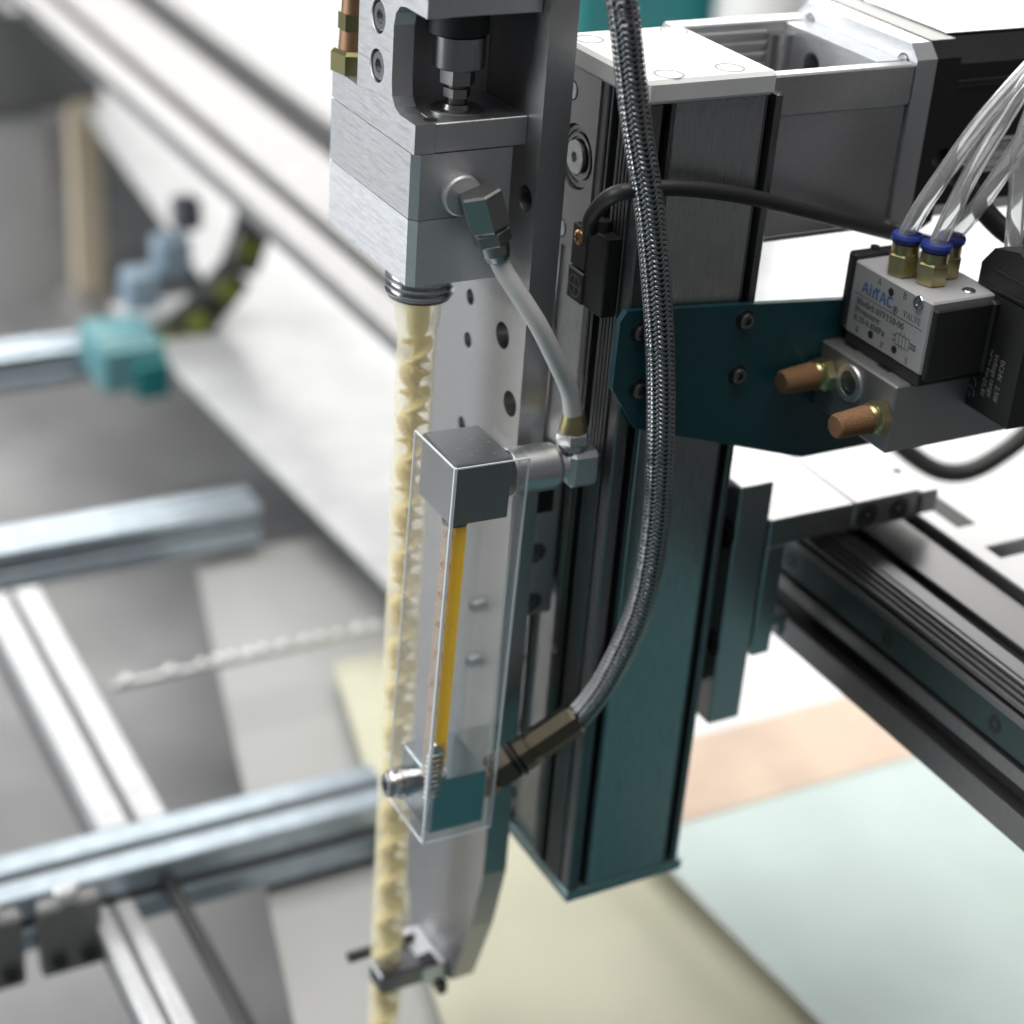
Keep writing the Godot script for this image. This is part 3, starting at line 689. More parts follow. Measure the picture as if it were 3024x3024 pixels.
func head_plate() -> void:
	var p := thing("head_plate", "long brushed aluminium plate with drilled holes behind the clear mixer tube", "plate", Vector3(50, 0, 0))
	var outline := poly([Vector2(11.5, 190), Vector2(-74, 190), Vector2(-74, -372), Vector2(-62, -402), Vector2(-20, -404), Vector2(-13, -400), Vector2(3, -352), Vector2(11.5, -312)])
	var holes := [[Vector2(-39.5, -25.5), 3.6], [Vector2(-39.4, -46), 3.6], [Vector2(-40, -88), 3.6], [Vector2(-8.2, -31), 6.0], [Vector2(2.6, -58.6), 5.8], [Vector2(2.5, 34), 5.6]]
	part("plate", MB.new().plate(outline, holes, Vector3.ZERO, Vector3.BACK, Vector3.UP, Vector3(12.8, 0, 0), 5.0), M.alu_brushed, p)
	part("hole_shade", MB.new().lathe([Vector2(5.6, 0), Vector2(0, 0)], Vector3(7, 34, 2.5), Vector3.LEFT, 24), M.black_deep, p)  # black disc added inside the through hole to paint its shade
	part("foot_ledge", MB.new().box(Vector3(-14, -404, -52), Vector3(-0.2, -393, -19), 1.0), M.alu_light, p)
	part("foot_lip", MB.new().box(Vector3(-5, -412, -50), Vector3(-0.2, -404, -16), 0.6), M.black_plastic, p)
	for y: float in [-166.5, -197]:
		var s := part("stud", MB.new().lathe([Vector2(0, 0), Vector2(3.3, 0), Vector2(3.3, 5.5), Vector2(2.6, 6.2), Vector2(1.6, 6.2), Vector2(1.5, 4.5), Vector2(0, 4.5)], Vector3(0, y, -8.5), Vector3.LEFT, 24), M.socket, p)
		for k in 4:
			part("thread_ring", MB.new().lathe([Vector2(3.3, 0), Vector2(3.7, 0.3), Vector2(3.3, 0.6)], Vector3(-0.6 - k * 1.1, y, -8.5), Vector3.LEFT, 22), M.socket, s)
	# clamp that holds the mixer tip
	var c := thing("mixer_clamp", "small dark clamp block gripping the mixer tube near its tip", "clamp", Vector3(0, -404, 0))
	part("block", MB.new().box(Vector3(12, 2, -34), Vector3(36, 14, -19), 0.8), M.steel_dark, c)
	part("link", MB.new().plate(poly([Vector2(35, 5), Vector2(41, 9), Vector2(46, 2), Vector2(50, 0), Vector2(50, 6), Vector2(44, 14), Vector2(35, 12)]), [], Vector3(0, 0, -28), Vector3.RIGHT, Vector3.UP, Vector3(0, 0, 8), 3.0), M.black_plastic, c)
	part("rear_jaw", MB.new().box(Vector3(18, 2, -43), Vector3(42, 16, -41), 0.6), M.steel_dark, c)
	part("pin", MB.new().lathe([Vector2(0, 0), Vector2(3, 0), Vector2(3, 36), Vector2(0, 36)], Vector3(41, 9, -45), Vector3.LEFT, 16), M.black_plastic, c)

func dispensing_block() -> void:
	var d := thing("dispensing_block", "stacked aluminium dispensing block with open notch and hex fitting", "dispensing valve", Vector3.ZERO)
	part("lower_block", chamfered(Vector3(0, 0, -82), Vector3(44, 28.2, 0), 3.0), M.alu_light, d)
	part("middle_block", chamfered(Vector3(0, 28.5, -82), Vector3(44, 55.5, 0), 3.0), M.alu, d)
	part("joint_tab", MB.new().box(Vector3(44.2, 55.0, -60), Vector3(49.5, 60, -4), 0.3), M.alu, d)
	# C frame: base, pillar and top bar in the (z, y) plane
	var c := poly([Vector2(0, 55.8), Vector2(0, 67.8), Vector2(-14, 67.8), Vector2(-19, 69.4), Vector2(-22, 73), Vector2(-23, 79), Vector2(-23, 101), Vector2(-21.5, 106), Vector2(-18, 109.4), Vector2(-13, 110.5), Vector2(6, 110.5), Vector2(6, 190), Vector2(-56, 190), Vector2(-56, 68.2), Vector2(-81.5, 68.2), Vector2(-81.5, 55.8)])
	var fr := part("c_frame_side", MB.new().plate(c, [[Vector2(-37.3, 81.2), 6.8], [Vector2(-37.5, 100.8), 6.8]], Vector3.ZERO, Vector3.BACK, Vector3.UP, Vector3(9, 0, 0), 3.0), M.alu, d)
	for q in [Vector2(-37.3, 81.2), Vector2(-37.5, 100.8)]:
		part("counterbore_floor", MB.new().lathe([Vector2(6.8, 0), Vector2(0, 0)], Vector3(6, q.y, q.x), Vector3.LEFT, 26), M.black_deep, fr)
		put("screw", socket_head(5.7, 5.0, 3.2), M.steel, fr, along(Vector3(5.6, q.y, q.x), Vector3.LEFT))
	part("c_frame_base", MB.new().box(Vector3(9, 55.8, -81.5), Vector3(50, 67.8, -0.05), 0.4), M.alu, d)
	part("c_frame_top", MB.new().box(Vector3(9, 110.5, -50), Vector3(49.8, 190, 5.95), 0.5), M.alu, d)
	part("c_frame_back", MB.new().box(Vector3(9, 67.8, -54), Vector3(49.8, 110.5, -36), 0.0), M.alu_dull, d)
	part("dowel_hole", MB.new().lathe([Vector2(2.9, 0.06), Vector2(0, 0.06)], Vector3(9, 67.8, -5.2), Vector3.UP, 20), M.black_deep, d)
	part("dowel_hole", MB.new().lathe([Vector2(3.2, 0.06), Vector2(0, 0.06)], Vector3(9, 68.2, -68), Vector3.UP, 20), M.black_deep, d)
	# piston rod in the notch
	var r := part("piston_rod", MB.new().lathe([Vector2(4.2, 0), Vector2(4.2, 60)], Vector3(25, 67.8, -15), Vector3.UP, 24), M.steel_dark, d)
	part("gland_ring", MB.new().lathe([Vector2(11.4, 0.1), Vector2(11.4, 0.8), Vector2(10.6, 1.3), Vector2(9, 1.3), Vector2(8.8, 0.9), Vector2(6, 0.9), Vector2(5.4, 3.0), Vector2(4.3, 3.2)], Vector3(25, 67.8, -15), Vector3.UP, 40), M.socket, r)
	part("lower_nut", MB.new().lathe([Vector2(4, 0), Vector2(5.6, 0.3), Vector2(5.6, 4.0), Vector2(4, 4.4)], Vector3(25, 73.2, -15), Vector3.UP, 6, 0.3), M.socket, r)
	part("upper_nut", MB.new().lathe([Vector2(4, 0), Vector2(7.2, 0.4), Vector2(7.2, 6.2), Vector2(4, 6.8)], Vector3(25, 78.6, -15), Vector3.UP, 6, 0.3), M.socket, r)
	part("coupling_cap", MB.new().lathe([Vector2(0, 0), Vector2(9.8, 0), Vector2(10.5, 0.6), Vector2(10.5, 12.8), Vector2(9.8, 13.5), Vector2(0, 13.5)], Vector3(25, 85.5, -15), Vector3.UP, 18), M.steel_cap, r)
	part("recess_shade", MB.new().lathe([Vector2(12.5, 0), Vector2(12.5, 11.4), Vector2(0, 0.02)], Vector3(25, 99.05, -17), Vector3.UP, 30), M.black_deep, r)  # added black cylinder, stands for the dark recess above the cap
	part("cylinder_bore", MB.new().lathe([Vector2(11, 0), Vector2(0, 0)], Vector3(25, 110.4, -15), Vector3.DOWN, 30), M.black_deep, r)
	# hex fitting on the front that takes the white tube
	var f := part("fitting_boss", MB.new().lathe([Vector2(8.6, 0), Vector2(8.6, 4.2), Vector2(7.8, 5), Vector2(0, 5)], Vector3(20.5, 38.5, 0), Vector3.BACK, 34), M.alu_dull, d)
	part("elbow_body", MB.new().lathe([Vector2(0, 0), Vector2(8.4, 0), Vector2(9.2, 1.0), Vector2(9.2, 15), Vector2(8.0, 16.4), Vector2(0, 16.4)], Vector3(24, 42.5, 11), ELBOW, 6, 0.25), M.socket, f)
	part("elbow_nut", MB.new().lathe([Vector2(0, 0), Vector2(7.4, 0), Vector2(8.0, 0.8), Vector2(8.0, 5.0), Vector2(7.4, 5.8), Vector2(0, 5.8)], Vector3(24, 42.5, 11) + ELBOW * 16.6, ELBOW, 6, 0.1), M.socket, f)
	part("elbow_sleeve", MB.new().lathe([Vector2(6.2, 0), Vector2(6.0, 4.4), Vector2(5.0, 7.0), Vector2(4.2, 7.2)], Vector3(24, 42.5, 11) + ELBOW * 22.4, ELBOW, 26), M.socket, f)
	# threaded outlet under the block
	var o := part("outlet_nut", MB.new().lathe([Vector2(0, 0), Vector2(14.4, 0), Vector2(14.4, 2)], Vector3(21, 0, -32), Vector3.DOWN, 40), M.steel, d)
	for k in 5:
		part("thread_ring", MB.new().lathe([Vector2(13.6, 0), Vector2(14.9, 1.2), Vector2(14.9, 1.9), Vector2(13.6, 3.1)], Vector3(21, -1.2 - k * 3.1, -32), Vector3.DOWN, 40), M.steel, o)
	part("outlet_core", MB.new().lathe([Vector2(13.7, 0), Vector2(13.7, 17), Vector2(0, 17.2)], Vector3(21, -0.5, -32), Vector3.DOWN, 32), M.steel_dark, o)
	# supply fitting standing behind the pillar
	var s := thing("supply_fitting", "stack of olive and brown hose fittings behind the notch pillar", "fitting", Vector3(8, 68.2, -76))
	part("nut", MB.new().lathe([Vector2(0, 0), Vector2(10.5, 0), Vector2(10.5, 8), Vector2(9, 9.5), Vector2(0, 9.5)], Vector3.ZERO, Vector3.UP, 6, 0.2), mat("olive_zinc", Color(0.16, 0.15, 0.07), 0.8, 0.4), s)
	part("bush", MB.new().lathe([Vector2(7.4, 0), Vector2(7.0, 8), Vector2(0, 8)], Vector3(0, 9.5, 0), Vector3.UP, 24), mat("brown_brass", Color(0.26, 0.15, 0.09), 0.8, 0.45), s)
	part("nut", MB.new().lathe([Vector2(0, 0), Vector2(7.8, 0), Vector2(7.8, 7), Vector2(0, 7)], Vector3(0, 17.5, 0), Vector3.UP, 6), M.olive_zinc, s)
	part("ferrule", MB.new().lathe([Vector2(6.6, 0), Vector2(6.2, 9), Vector2(0, 9)], Vector3(0, 24.5, 0), Vector3.UP, 24), mat("brown_brass", Color(0.26, 0.15, 0.09), 0.8, 0.45), s)
	part("pipe", MB.new().lathe([Vector2(8.0, 0), Vector2(8.0, 60), Vector2(0, 60)], Vector3(0, 33.5, 0), Vector3.UP, 24), M.black_rubber, s)

func chamfered(lo: Vector3, hi: Vector3, c: float) -> MB:   # block with one wide chamfer on its near left upright edge
	return MB.new().plate(poly([Vector2(lo.x, lo.z), Vector2(lo.x, hi.z - c), Vector2(lo.x + c, hi.z), Vector2(hi.x, hi.z), Vector2(hi.x, lo.z)]), [], Vector3(0, lo.y, 0), Vector3.RIGHT, Vector3.BACK, Vector3(0, hi.y - lo.y, 0), 60.0)

func mixer() -> void:
	var m := thing("static_mixer", "long translucent mixer tube with a cream yellow spiral inside", "mixer tube", Vector3(21, -14, -32))
	part("hub", MB.new().lathe([Vector2(10.4, 0), Vector2(10.2, 9), Vector2(9.6, 15), Vector2(8.8, 19), Vector2(8.5, 22)], Vector3.ZERO, Vector3.DOWN, 36), M.mixer_shell, m)
	part("tube", MB.new().lathe([Vector2(8.5, 0), Vector2(8.5, 470), Vector2(5, 480)], Vector3(0, -22, 0), Vector3.DOWN, 36), M.mixer_shell, m)
	part("inner_stem", MB.new().lathe([Vector2(5.4, 0), Vector2(4.8, 12), Vector2(2.2, 17), Vector2(2.2, 470)], Vector3(0, -8, 0), Vector3.DOWN, 20), M.mixer_yellow, m)
	# alternating left and right half turns
	var el := 12.0
	var n := 8
	for k in 38:
		var b := MB.new()
		var s := 1.0 if k % 2 == 0 else -1.0
		for i in n:
			var ring := []
			for j in 2:
				var t := float(i + j) / n
				var ang := s * PI * t + k * PI / 2.0
				ring.append([Vector3(cos(ang), 0, sin(ang)), -24.0 - (k + t) * el])
			for side: float in [-1.0, 1.0]:
				var dn0: Vector3 = ring[0][0].cross(Vector3.UP) * side * 0.9
				var dn1: Vector3 = ring[1][0].cross(Vector3.UP) * side * 0.9
				var y0 := Vector3(0, ring[0][1], 0)
				var y1 := Vector3(0, ring[1][1], 0)
				b.quad(y0 + ring[0][0] * 7.0 + dn0, y0 - ring[0][0] * 7.0 + dn0, y1 - ring[1][0] * 7.0 + dn1, y1 + ring[1][0] * 7.0 + dn1, dn0)
			for e: float in [-1.0, 1.0]:
				var a0: Vector3 = ring[0][0] * 7.0 * e
				var a1: Vector3 = ring[1][0] * 7.0 * e
				var t0: Vector3 = ring[0][0].cross(Vector3.UP) * 0.9
				var t1: Vector3 = ring[1][0].cross(Vector3.UP) * 0.9
				b.quad(a0 + t0 + Vector3(0, ring[0][1], 0), a0 - t0 + Vector3(0, ring[0][1], 0), a1 - t1 + Vector3(0, ring[1][1], 0), a1 + t1 + Vector3(0, ring[1][1], 0), a0)
		part("spiral_element", b, M.mixer_yellow, m)

func flow_meter() -> void:
	var o := thing("flow_meter", "clear acrylic flow meter with a yellow gauge tube and metal end blocks", "flow meter", Vector3(2.2, -60, 46))
	o.rotation.z = deg_to_rad(-1.5)
	# local: x 0..34.8, y 0..-190, z -38..0
	var top := part("top_block", MB.new().box(Vector3(1.2, -28.2, -33), Vector3(27.5, 0.3, -1.4), 0.5), mat("block_dark", Color(0.32, 0.32, 0.33), 1.0, 0.30), o)
	for k in 9:
		part("scratch", MB.new().box(Vector3(6 + k * 2.1, 0.3, -22 + (k * 7) % 17), Vector3(7.2 + k * 2.1 + (k % 3) * 0.5, 0.34, -21.8 + (k * 7) % 17), 0.0), M.alu_light, top)
	part("bottom_block", MB.new().box(Vector3(4.2, -187, -35), Vector3(31, -158.5, -2), 0.5), mat("block_polished", Color(0.40, 0.45, 0.47), 1.0, 0.16), o)
	part("front_pane", MB.new().box(Vector3(0, -190, -1.2), Vector3(34.8, -0.8, 0), 0.2), M.acrylic, o)
	part("side_pane", MB.new().box(Vector3(0, -190, -38), Vector3(1.0, -0.8, -1.3), 0.2), M.acrylic, o)
	part("thick_wall", MB.new().box(Vector3(29.5, -190, -34), Vector3(34.7, -0.8, -1.4), 0.3), M.acrylic, o)
	for e in [[Vector3(-0.1, -190.4, -1.3), Vector3(1.3, -0.5, 0.15)], [Vector3(33.9, -190.3, -0.9), Vector3(34.95, -0.6, 0.12)], [Vector3(-0.1, -190.2, -38.3), Vector3(0.8, -0.6, -37.4)], [Vector3(1.3, -1.3, -0.6), Vector3(33.9, -0.5, 0.15)], [Vector3(-0.12, -1.4, -37.4), Vector3(0.7, -0.5, -1.4)], [Vector3(1.3, -190.5, -0.8), Vector3(33.9, -189.8, 0.14)], [Vector3(-0.1, -190.5, -37.4), Vector3(0.8, -189.6, -1.4)]]:
		part("pane_edge", MB.new().box(e[0], e[1], 0.2), M.acrylic_edge, o)
	for e in [[Vector3(2.0, -188, -2.6), Vector3(2.35, -1, -2.25)], [Vector3(30.6, -188, -2.0), Vector3(30.95, -1, -1.65)]]:
		part("pane_edge", MB.new().box(e[0], e[1], 0.1), M.acrylic_edge, o)
	# gauge tube
	var g := part("gauge_tube", MB.new().lathe([Vector2(5.2, 0), Vector2(5.2, 130)], Vector3(6.4, -158.6, -8), Vector3.UP, 30), M.gauge_glass, o)
	var yl := MB.new()
	for k in 10:
		var t0 := deg_to_rad(-75.0 + 18.4 * k)
		var t1 := deg_to_rad(-75.0 + 18.4 * (k + 1))
		var a := Vector3(6.4 + 5.3 * cos(t0), 0, -8 + 5.3 * sin(t0))
		var b := Vector3(6.4 + 5.3 * cos(t1), 0, -8 + 5.3 * sin(t1))
		yl.squad(a + Vector3(0, -152, 0), b + Vector3(0, -152, 0), b + Vector3(0, -29, 0), a + Vector3(0, -29, 0), Vector3(cos(t0), 0, sin(t0)), Vector3(cos(t1), 0, sin(t1)), Vector3(cos(t1), 0, sin(t1)), Vector3(cos(t0), 0, sin(t0)))
	part("yellow_stripe", yl, M.yellow_glass, g)
	part("bore", MB.new().lathe([Vector2(0.9, 0), Vector2(0.9, 130)], Vector3(4.6, -158.6, -7), Vector3.UP, 12), M.gauge_glass, g)
	part("tube_cap", MB.new().lathe([Vector2(5.5, 0), Vector2(5.5, 1.6), Vector2(0, 1.6)], Vector3(6.4, -30, -8), Vector3.UP, 26), M.zinc_dark, g)
	var marks := ["10", "20", "30", "40", "50", "60", "70"]
	for k in 7:
		lettering(g, marks[k], 3.3, Vector3(1.9, -121.6 + k * 14.6, -4.8), Vector3(0.57, 0, 0.82), Vector3.UP, M.ink_red, false, "numeral", HORIZONTAL_ALIGNMENT_CENTER)
	var ticks := MB.new()
	for k in 28:
		ticks.box(Vector3(0.95, -129 + k * 3.65, -8.6), Vector3(1.1, -128.75 + k * 3.65, -6.8), 0.0)
	stuff(part("scale_ticks", ticks, M.ink_red, g))
	# return spring and its needle
	var sp := part("needle", MB.new().lathe([Vector2(0, 0), Vector2(1.6, 1), Vector2(2.9, 3), Vector2(2.9, 6), Vector2(1, 6)], Vector3(4.6, -138, -4.2), Vector3.DOWN, 22), M.steel, o)
	var coil := PackedVector3Array()
	for k in 20 * 9:
		var t := TAU * k / 20.0
		coil.append(Vector3(4.6 + cos(t) * 3.6, -143.0 - k * 0.14, -3.6 + sin(t) * 2.0))
	part("spring", MB.new().tube(coil, 0.75, 8), M.steel, sp)
	part("seat_ring", MB.new().lathe([Vector2(5.6, 0), Vector2(5.6, 2), Vector2(3.6, 2.4)], Vector3(7.2, -158.4, -8), Vector3.UP, 26), M.alu_smooth, o)
	# drain plug on the left
	var pl := part("drain_plug", MB.new().lathe([Vector2(6.4, 0), Vector2(6.4, 10), Vector2(5.6, 10.6)], Vector3(4.2, -172, -24), Vector3.LEFT, 30), M.steel, o)
	put("plug_screw", socket_head(5.4, 3.0, 2.7), M.socket, pl, along(Vector3(-5.6, -172, -24), Vector3.LEFT))
	part("collar", MB.new().lathe([Vector2(7.6, 0), Vector2(7.6, 2.2), Vector2(6.4, 2.4)], Vector3(0.2, -172, -24), Vector3.LEFT, 30), M.steel, pl)
	# upper outlet: body, white washer, elbow and conical nut
	var f := part("outlet_body", MB.new().lathe([Vector2(10, 0), Vector2(10.4, 0.6), Vector2(10.4, 21), Vector2(9, 23.5), Vector2(0, 23.5)], Vector3(34.9, -16.5, -18.5), Vector3.RIGHT, 40), M.alu, o)
	part("washer", MB.new().lathe([Vector2(6.8, 0), Vector2(6.8, 4.6), Vector2(0, 4.6)], Vector3(58.2, -16.9, -18.5), Vector3.RIGHT, 34), M.alu_light, f)
	part("elbow", MB.new().box(Vector3(62.4, -26, -26), Vector3(77, -9, -10.5), 2.2), M.alu, f)
	part("elbow_neck", MB.new().lathe([Vector2(6.6, 0), Vector2(6.6, 2.4), Vector2(5.6, 3)], Vector3(66, -9.2, -18.5), Vector3.UP, 26), M.alu_smooth, f)
	part("hex_nut", MB.new().lathe([Vector2(0, 0), Vector2(7.0, 0), Vector2(7.6, 0.8), Vector2(7.6, 5.0), Vector2(6.8, 5.8), Vector2(0, 5.8)], Vector3(66, -6.4, -18.5), Vector3(-0.08, 1, 0), 6, 0.4), M.alu_smooth, f)
	part("cone", MB.new().lathe([Vector2(6.4, 0), Vector2(4.6, 8.2), Vector2(3.6, 8.6)], Vector3(65.6, -0.8, -18.5), Vector3(-0.08, 1, 0), 28), M.brass_zinc, f)
	# lower inlet: brass nipple and nuts that take the braided hose
	var b := part("inlet_nipple", MB.new().lathe([Vector2(0, 0), Vector2(8.4, 0), Vector2(8.6, 5), Vector2(7, 8), Vector2(0, 8)], Vector3(35.0, -176, -16), Vector3(1, 0.1, 0), 6, 0.2), M.brass, o)
	part("hex_nut", MB.new().lathe([Vector2(0, 0), Vector2(8.0, 0), Vector2(9.6, 1.2), Vector2(9.6, 11), Vector2(8.4, 12.6), Vector2(0, 12.6)], Vector3(42.6, -173.2, -16), INLET, 6, 0.35), M.zinc_dark, b)
	part("o_ring", MB.new().lathe([Vector2(8.6, 0), Vector2(9.2, 0.9), Vector2(8.6, 1.8), Vector2(0, 1.8)], Vector3(42.6, -173.2, -16) + INLET * 12.8, INLET, 30), M.black_rubber, b)
	part("coupling", MB.new().lathe([Vector2(7.6, 0), Vector2(8.3, 1.0), Vector2(8.3, 6), Vector2(7.4, 7), Vector2(7.4, 8.4), Vector2(8.1, 9.2), Vector2(8.0, 31), Vector2(7.2, 32.4), Vector2(6.4, 32.4), Vector2(6.2, 28)], Vector3(42.6, -173.2, -16) + INLET * 14.8, INLET, 8, 0.1), M.zinc_dark, b)

const ELBOW := Vector3(0.2825, -0.9495, 0.1361)
const INLET := Vector3(0.7714, 0.6086, 0.1845)

func valve() -> void:
	var b := thing("valve_manifold", "grey aluminium valve manifold carrying two bronze silencers", "manifold", Vector3(182, 0, 42.8))
	part("base", MB.new().box(Vector3(0, -62, 0), Vector3(120, -30.4, 52.5), 0.8), M.alu_manifold, b)
	for p in [Vector2(7.5, 11), Vector2(7.0, 35)]:
		part("slot_hole", MB.new().box(Vector3(p.x - 1.1, -30.4, p.y - 4.2), Vector3(p.x + 1.1, -30.3, p.y + 4.2), 0.0), M.black_deep, b)
	part("port_ring", MB.new().lathe([Vector2(8.4, 0.05), Vector2(8.2, 1.0), Vector2(5.6, 1.0), Vector2(5.4, 0)], Vector3(0, -41.5, 23), Vector3.LEFT, 34), M.alu_light, b)
	put("port_plug", socket_head(5.5, 1.0, 3.6), M.socket, b, along(Vector3(0.1, -41.5, 23), Vector3.LEFT))
	for p in [Vector2(-43.5, 7.5), Vector2(-46.5, 47.0)]:
		var s := part("silencer_nut", MB.new().lathe([Vector2(0, 0), Vector2(7.6, 0.2), Vector2(7.6, 4.6), Vector2(6.8, 5.4), Vector2(0, 5.4)], Vector3(0, p.x, p.y), Vector3(-1, -0.03, 0.0), 6, 0.2), M.brass_zinc, b)
		part("silencer_collar", MB.new().lathe([Vector2(6.6, 0), Vector2(6.8, 0.8), Vector2(6.0, 1.4), Vector2(6.7, 2.2), Vector2(6.4, 3.6)], Vector3(-5.2, p.x, p.y), Vector3.LEFT, 28), M.brass_zinc, s)
		part("silencer_body", MB.new().lathe([Vector2(6.2, 0), Vector2(5.4, 15.4), Vector2(4.6, 16.6), Vector2(0, 16.8)], Vector3(-8.4, p.x, p.y), Vector3(-1, -0.05, 0), 28), M.bronze_sinter, s)
	var v := thing("solenoid_valve", "grey solenoid valve with printed label and black coil end", "valve", Vector3(189, 0, 48.2))
	part("body", MB.new().box(Vector3(0, -24.6, 0), Vector3(36, 8, 51.8), 0.8), M.label_grey, v)
	part("gasket", MB.new().box(Vector3(0.6, -30, 0.4), Vector3(36, -24.7, 51), 0.3), M.black_rubber, v)
	part("rear_cap", MB.new().box(Vector3(-0.3, -24.4, -5.6), Vector3(36, 10.5, -0.2), 1.4), M.black_plastic, v)
	part("cap_screw", MB.new().lathe([Vector2(2, 0), Vector2(2, 1.4), Vector2(0, 1.6)], Vector3(12, 10.4, -3), Vector3.UP, 16), M.black_plastic, v)
	part("front_cap", MB.new().box(Vector3(0.5, -26, 52), Vector3(34, 5.5, 55), 0.8), M.black_plastic, v)
	var coil := part("coil", MB.new().plate(poly([Vector2(45, -44.5), Vector2(74, -44.5), Vector2(74, 8), Vector2(48, 8), Vector2(45, 5)]), [], Vector3(33, 0, 0), Vector3.BACK, Vector3.UP, Vector3(40, 0, 0), 50.0), M.black_plastic, v)
	part("coil_neck", MB.new().box(Vector3(30, -26, 40), Vector3(50, 6, 56), 1.0), M.black_plastic, v)
	part("coil_rim", MB.new().box(Vector3(32.7, -44, 42.8), Vector3(33.6, -11.5, 43.9), 0.2).box(Vector3(32.7, -12, 43.9), Vector3(33.6, -11, 56), 0.2), M.ink_grey, coil)
	part("coil_foot", MB.new().box(Vector3(33, -44.6, 42.5), Vector3(50, -10.8, 45), 0.3), M.black_plastic, coil)
	part("coil_screw", MB.new().lathe([Vector2(3.0, 0), Vector2(3.0, 1.2), Vector2(2.2, 1.6), Vector2(0, 1.6)], Vector3(32.9, -2.5, 48), Vector3.LEFT, 22), M.socket, coil)
	var plug := part("plug_connector", MB.new().plate(poly([Vector2(40, 8.6), Vector2(74, 8.6), Vector2(74, 24), Vector2(60, 29), Vector2(46, 26), Vector2(40, 18)]), [], Vector3(33.5, 0, 0), Vector3.BACK, Vector3.UP, Vector3(38, 0, 0), 50.0), M.black_plastic, v)
	part("plug_rib", MB.new().box(Vector3(32.9, 9.5, 44), Vector3(33.6, 10.4, 74), 0.2).box(Vector3(32.9, 17, 50), Vector3(33.6, 18, 74), 0.2), M.black_screw, plug)
	# label print on the left face (reads from back to front)
	var X := Vector3.BACK
	var Y := Vector3.UP
	var xf := -0.02
	lettering(v, "Air", 5.2, Vector3(xf, -1.6, 7.0), X, Y, M.ink_blue, false, "lettering", HORIZONTAL_ALIGNMENT_LEFT, true)
	lettering(v, "TAC", 5.2, Vector3(xf, -1.6, 15.2), X, Y, M.ink_blue, false, "lettering", HORIZONTAL_ALIGNMENT_LEFT, true)
	lettering(v, "®", 3.4, Vector3(xf, -3.6, 28.0), X, Y, M.ink_black, false)
	lettering(v, "A", 2.7, Vector3(xf, 4.5, 17.6), X, Y, M.ink_black, true, "lettering", HORIZONTAL_ALIGNMENT_CENTER)
	lettering(v, "B", 2.9, Vector3(xf, 4.5, 34.5), X, Y, M.ink_black, true, "lettering", HORIZONTAL_ALIGNMENT_CENTER)
	lettering(v, "VALVE", 2.6, Vector3(xf, -2.9, 35.2), X, Y, M.ink_black)
	part("rule", MB.new().box(Vector3(-0.05, -5.75, 2.6), Vector3(0.01, -5.45, 48.3), 0.0), M.ink_black, v)
	lettering(v, "Model:4SV110-06", 2.9, Vector3(xf, -8.6, 4.6), X, Y, M.ink_black, true, "lettering", HORIZONTAL_ALIGNMENT_LEFT, true)
	lettering(v, "Pressure:", 2.8, Vector3(xf, -12.4, 4.6), X, Y, M.ink_black, true, "lettering", HORIZONTAL_ALIGNMENT_LEFT, true)
	lettering(v, "0.15-0.8MPa", 2.7, Vector3(xf, -16.2, 4.8), X, Y, M.ink_black, true, "lettering", HORIZONTAL_ALIGNMENT_LEFT, true)
	lettering(v, "R", 2.9, Vector3(xf, -21.2, 8.2), X, Y, M.ink_black, true, "lettering", HORIZONTAL_ALIGNMENT_CENTER)
	lettering(v, "P", 2.9, Vector3(xf, -21.5, 25.4), X, Y, M.ink_black, true, "lettering", HORIZONTAL_ALIGNMENT_CENTER)
	lettering(v, "S", 2.9, Vector3(xf, -21.8, 42.0), X, Y, M.ink_black, true, "lettering", HORIZONTAL_ALIGNMENT_CENTER)
	for p in [Vector3(0, 2.9, 25.6), Vector3(0, -19.8, 17.4), Vector3(0, -20.0, 33.6)]:
		part("port_hole", MB.new().lathe([Vector2(1.8, 0.06), Vector2(0, 0.06)], p, Vector3.LEFT, 20), M.black_deep, v)
	# valve symbol: boxes, arrows and springs
	var sy := MB.new()
	for k in 5:
		sy.box(Vector3(-0.06, -17.2, 33.0 + k * 2.2), Vector3(0.01, -12.4, 33.25 + k * 2.2), 0.0)
	sy.box(Vector3(-0.06, -12.5, 33.0), Vector3(0.01, -12.25, 42.1), 0.0).box(Vector3(-0.06, -17.3, 33.0), Vector3(0.01, -17.05, 42.1), 0.0)
	sy.box(Vector3(-0.06, -15.8, 42.1), Vector3(0.01, -15.5, 46.5), 0.0).box(Vector3(-0.06, -13.6, 42.1), Vector3(0.01, -13.3, 46.5), 0.0)
	for k in 4:
		sy.box(Vector3(-0.06, -15.6, 43 + k * 1.0), Vector3(0.01, -13.5, 43.4 + k * 1.0), 0.0)
	sy.box(Vector3(-0.06, -14.0, 30.8), Vector3(0.01, -13.7, 33.0), 0.0).box(Vector3(-0.06, -16.2, 31.2), Vector3(0.01, -15.9, 33.0), 0.0).box(Vector3(-0.06, -11.9, 36.0), Vector3(0.01, -10.9, 36.3), 0.0).box(Vector3(-0.06, -11.9, 38.0), Vector3(0.01, -10.9, 38.3), 0.0).box(Vector3(-0.06, -18.6, 36.0), Vector3(0.01, -17.4, 36.3), 0.0).box(Vector3(-0.06, -18.6, 38.0), Vector3(0.01, -17.4, 38.3), 0.0)
	part("valve_symbol", sy, M.ink_black, v)
	# screws on the body: one on the near corner, one on top
	screw(v, Vector3(0.1, 5.2, 43.6), Vector3(-1, 0.25, 0), 2.9, 1.2, M.steel)
	screw(v, Vector3(24, 8, 45.5), Vector3.UP, 2.9, 0.8, M.steel)
	# print on the coil (reads downwards)
	var T := Vector3(0, -1, 0)
	var U := Vector3(0, 0, 1)
	var xc := 32.98
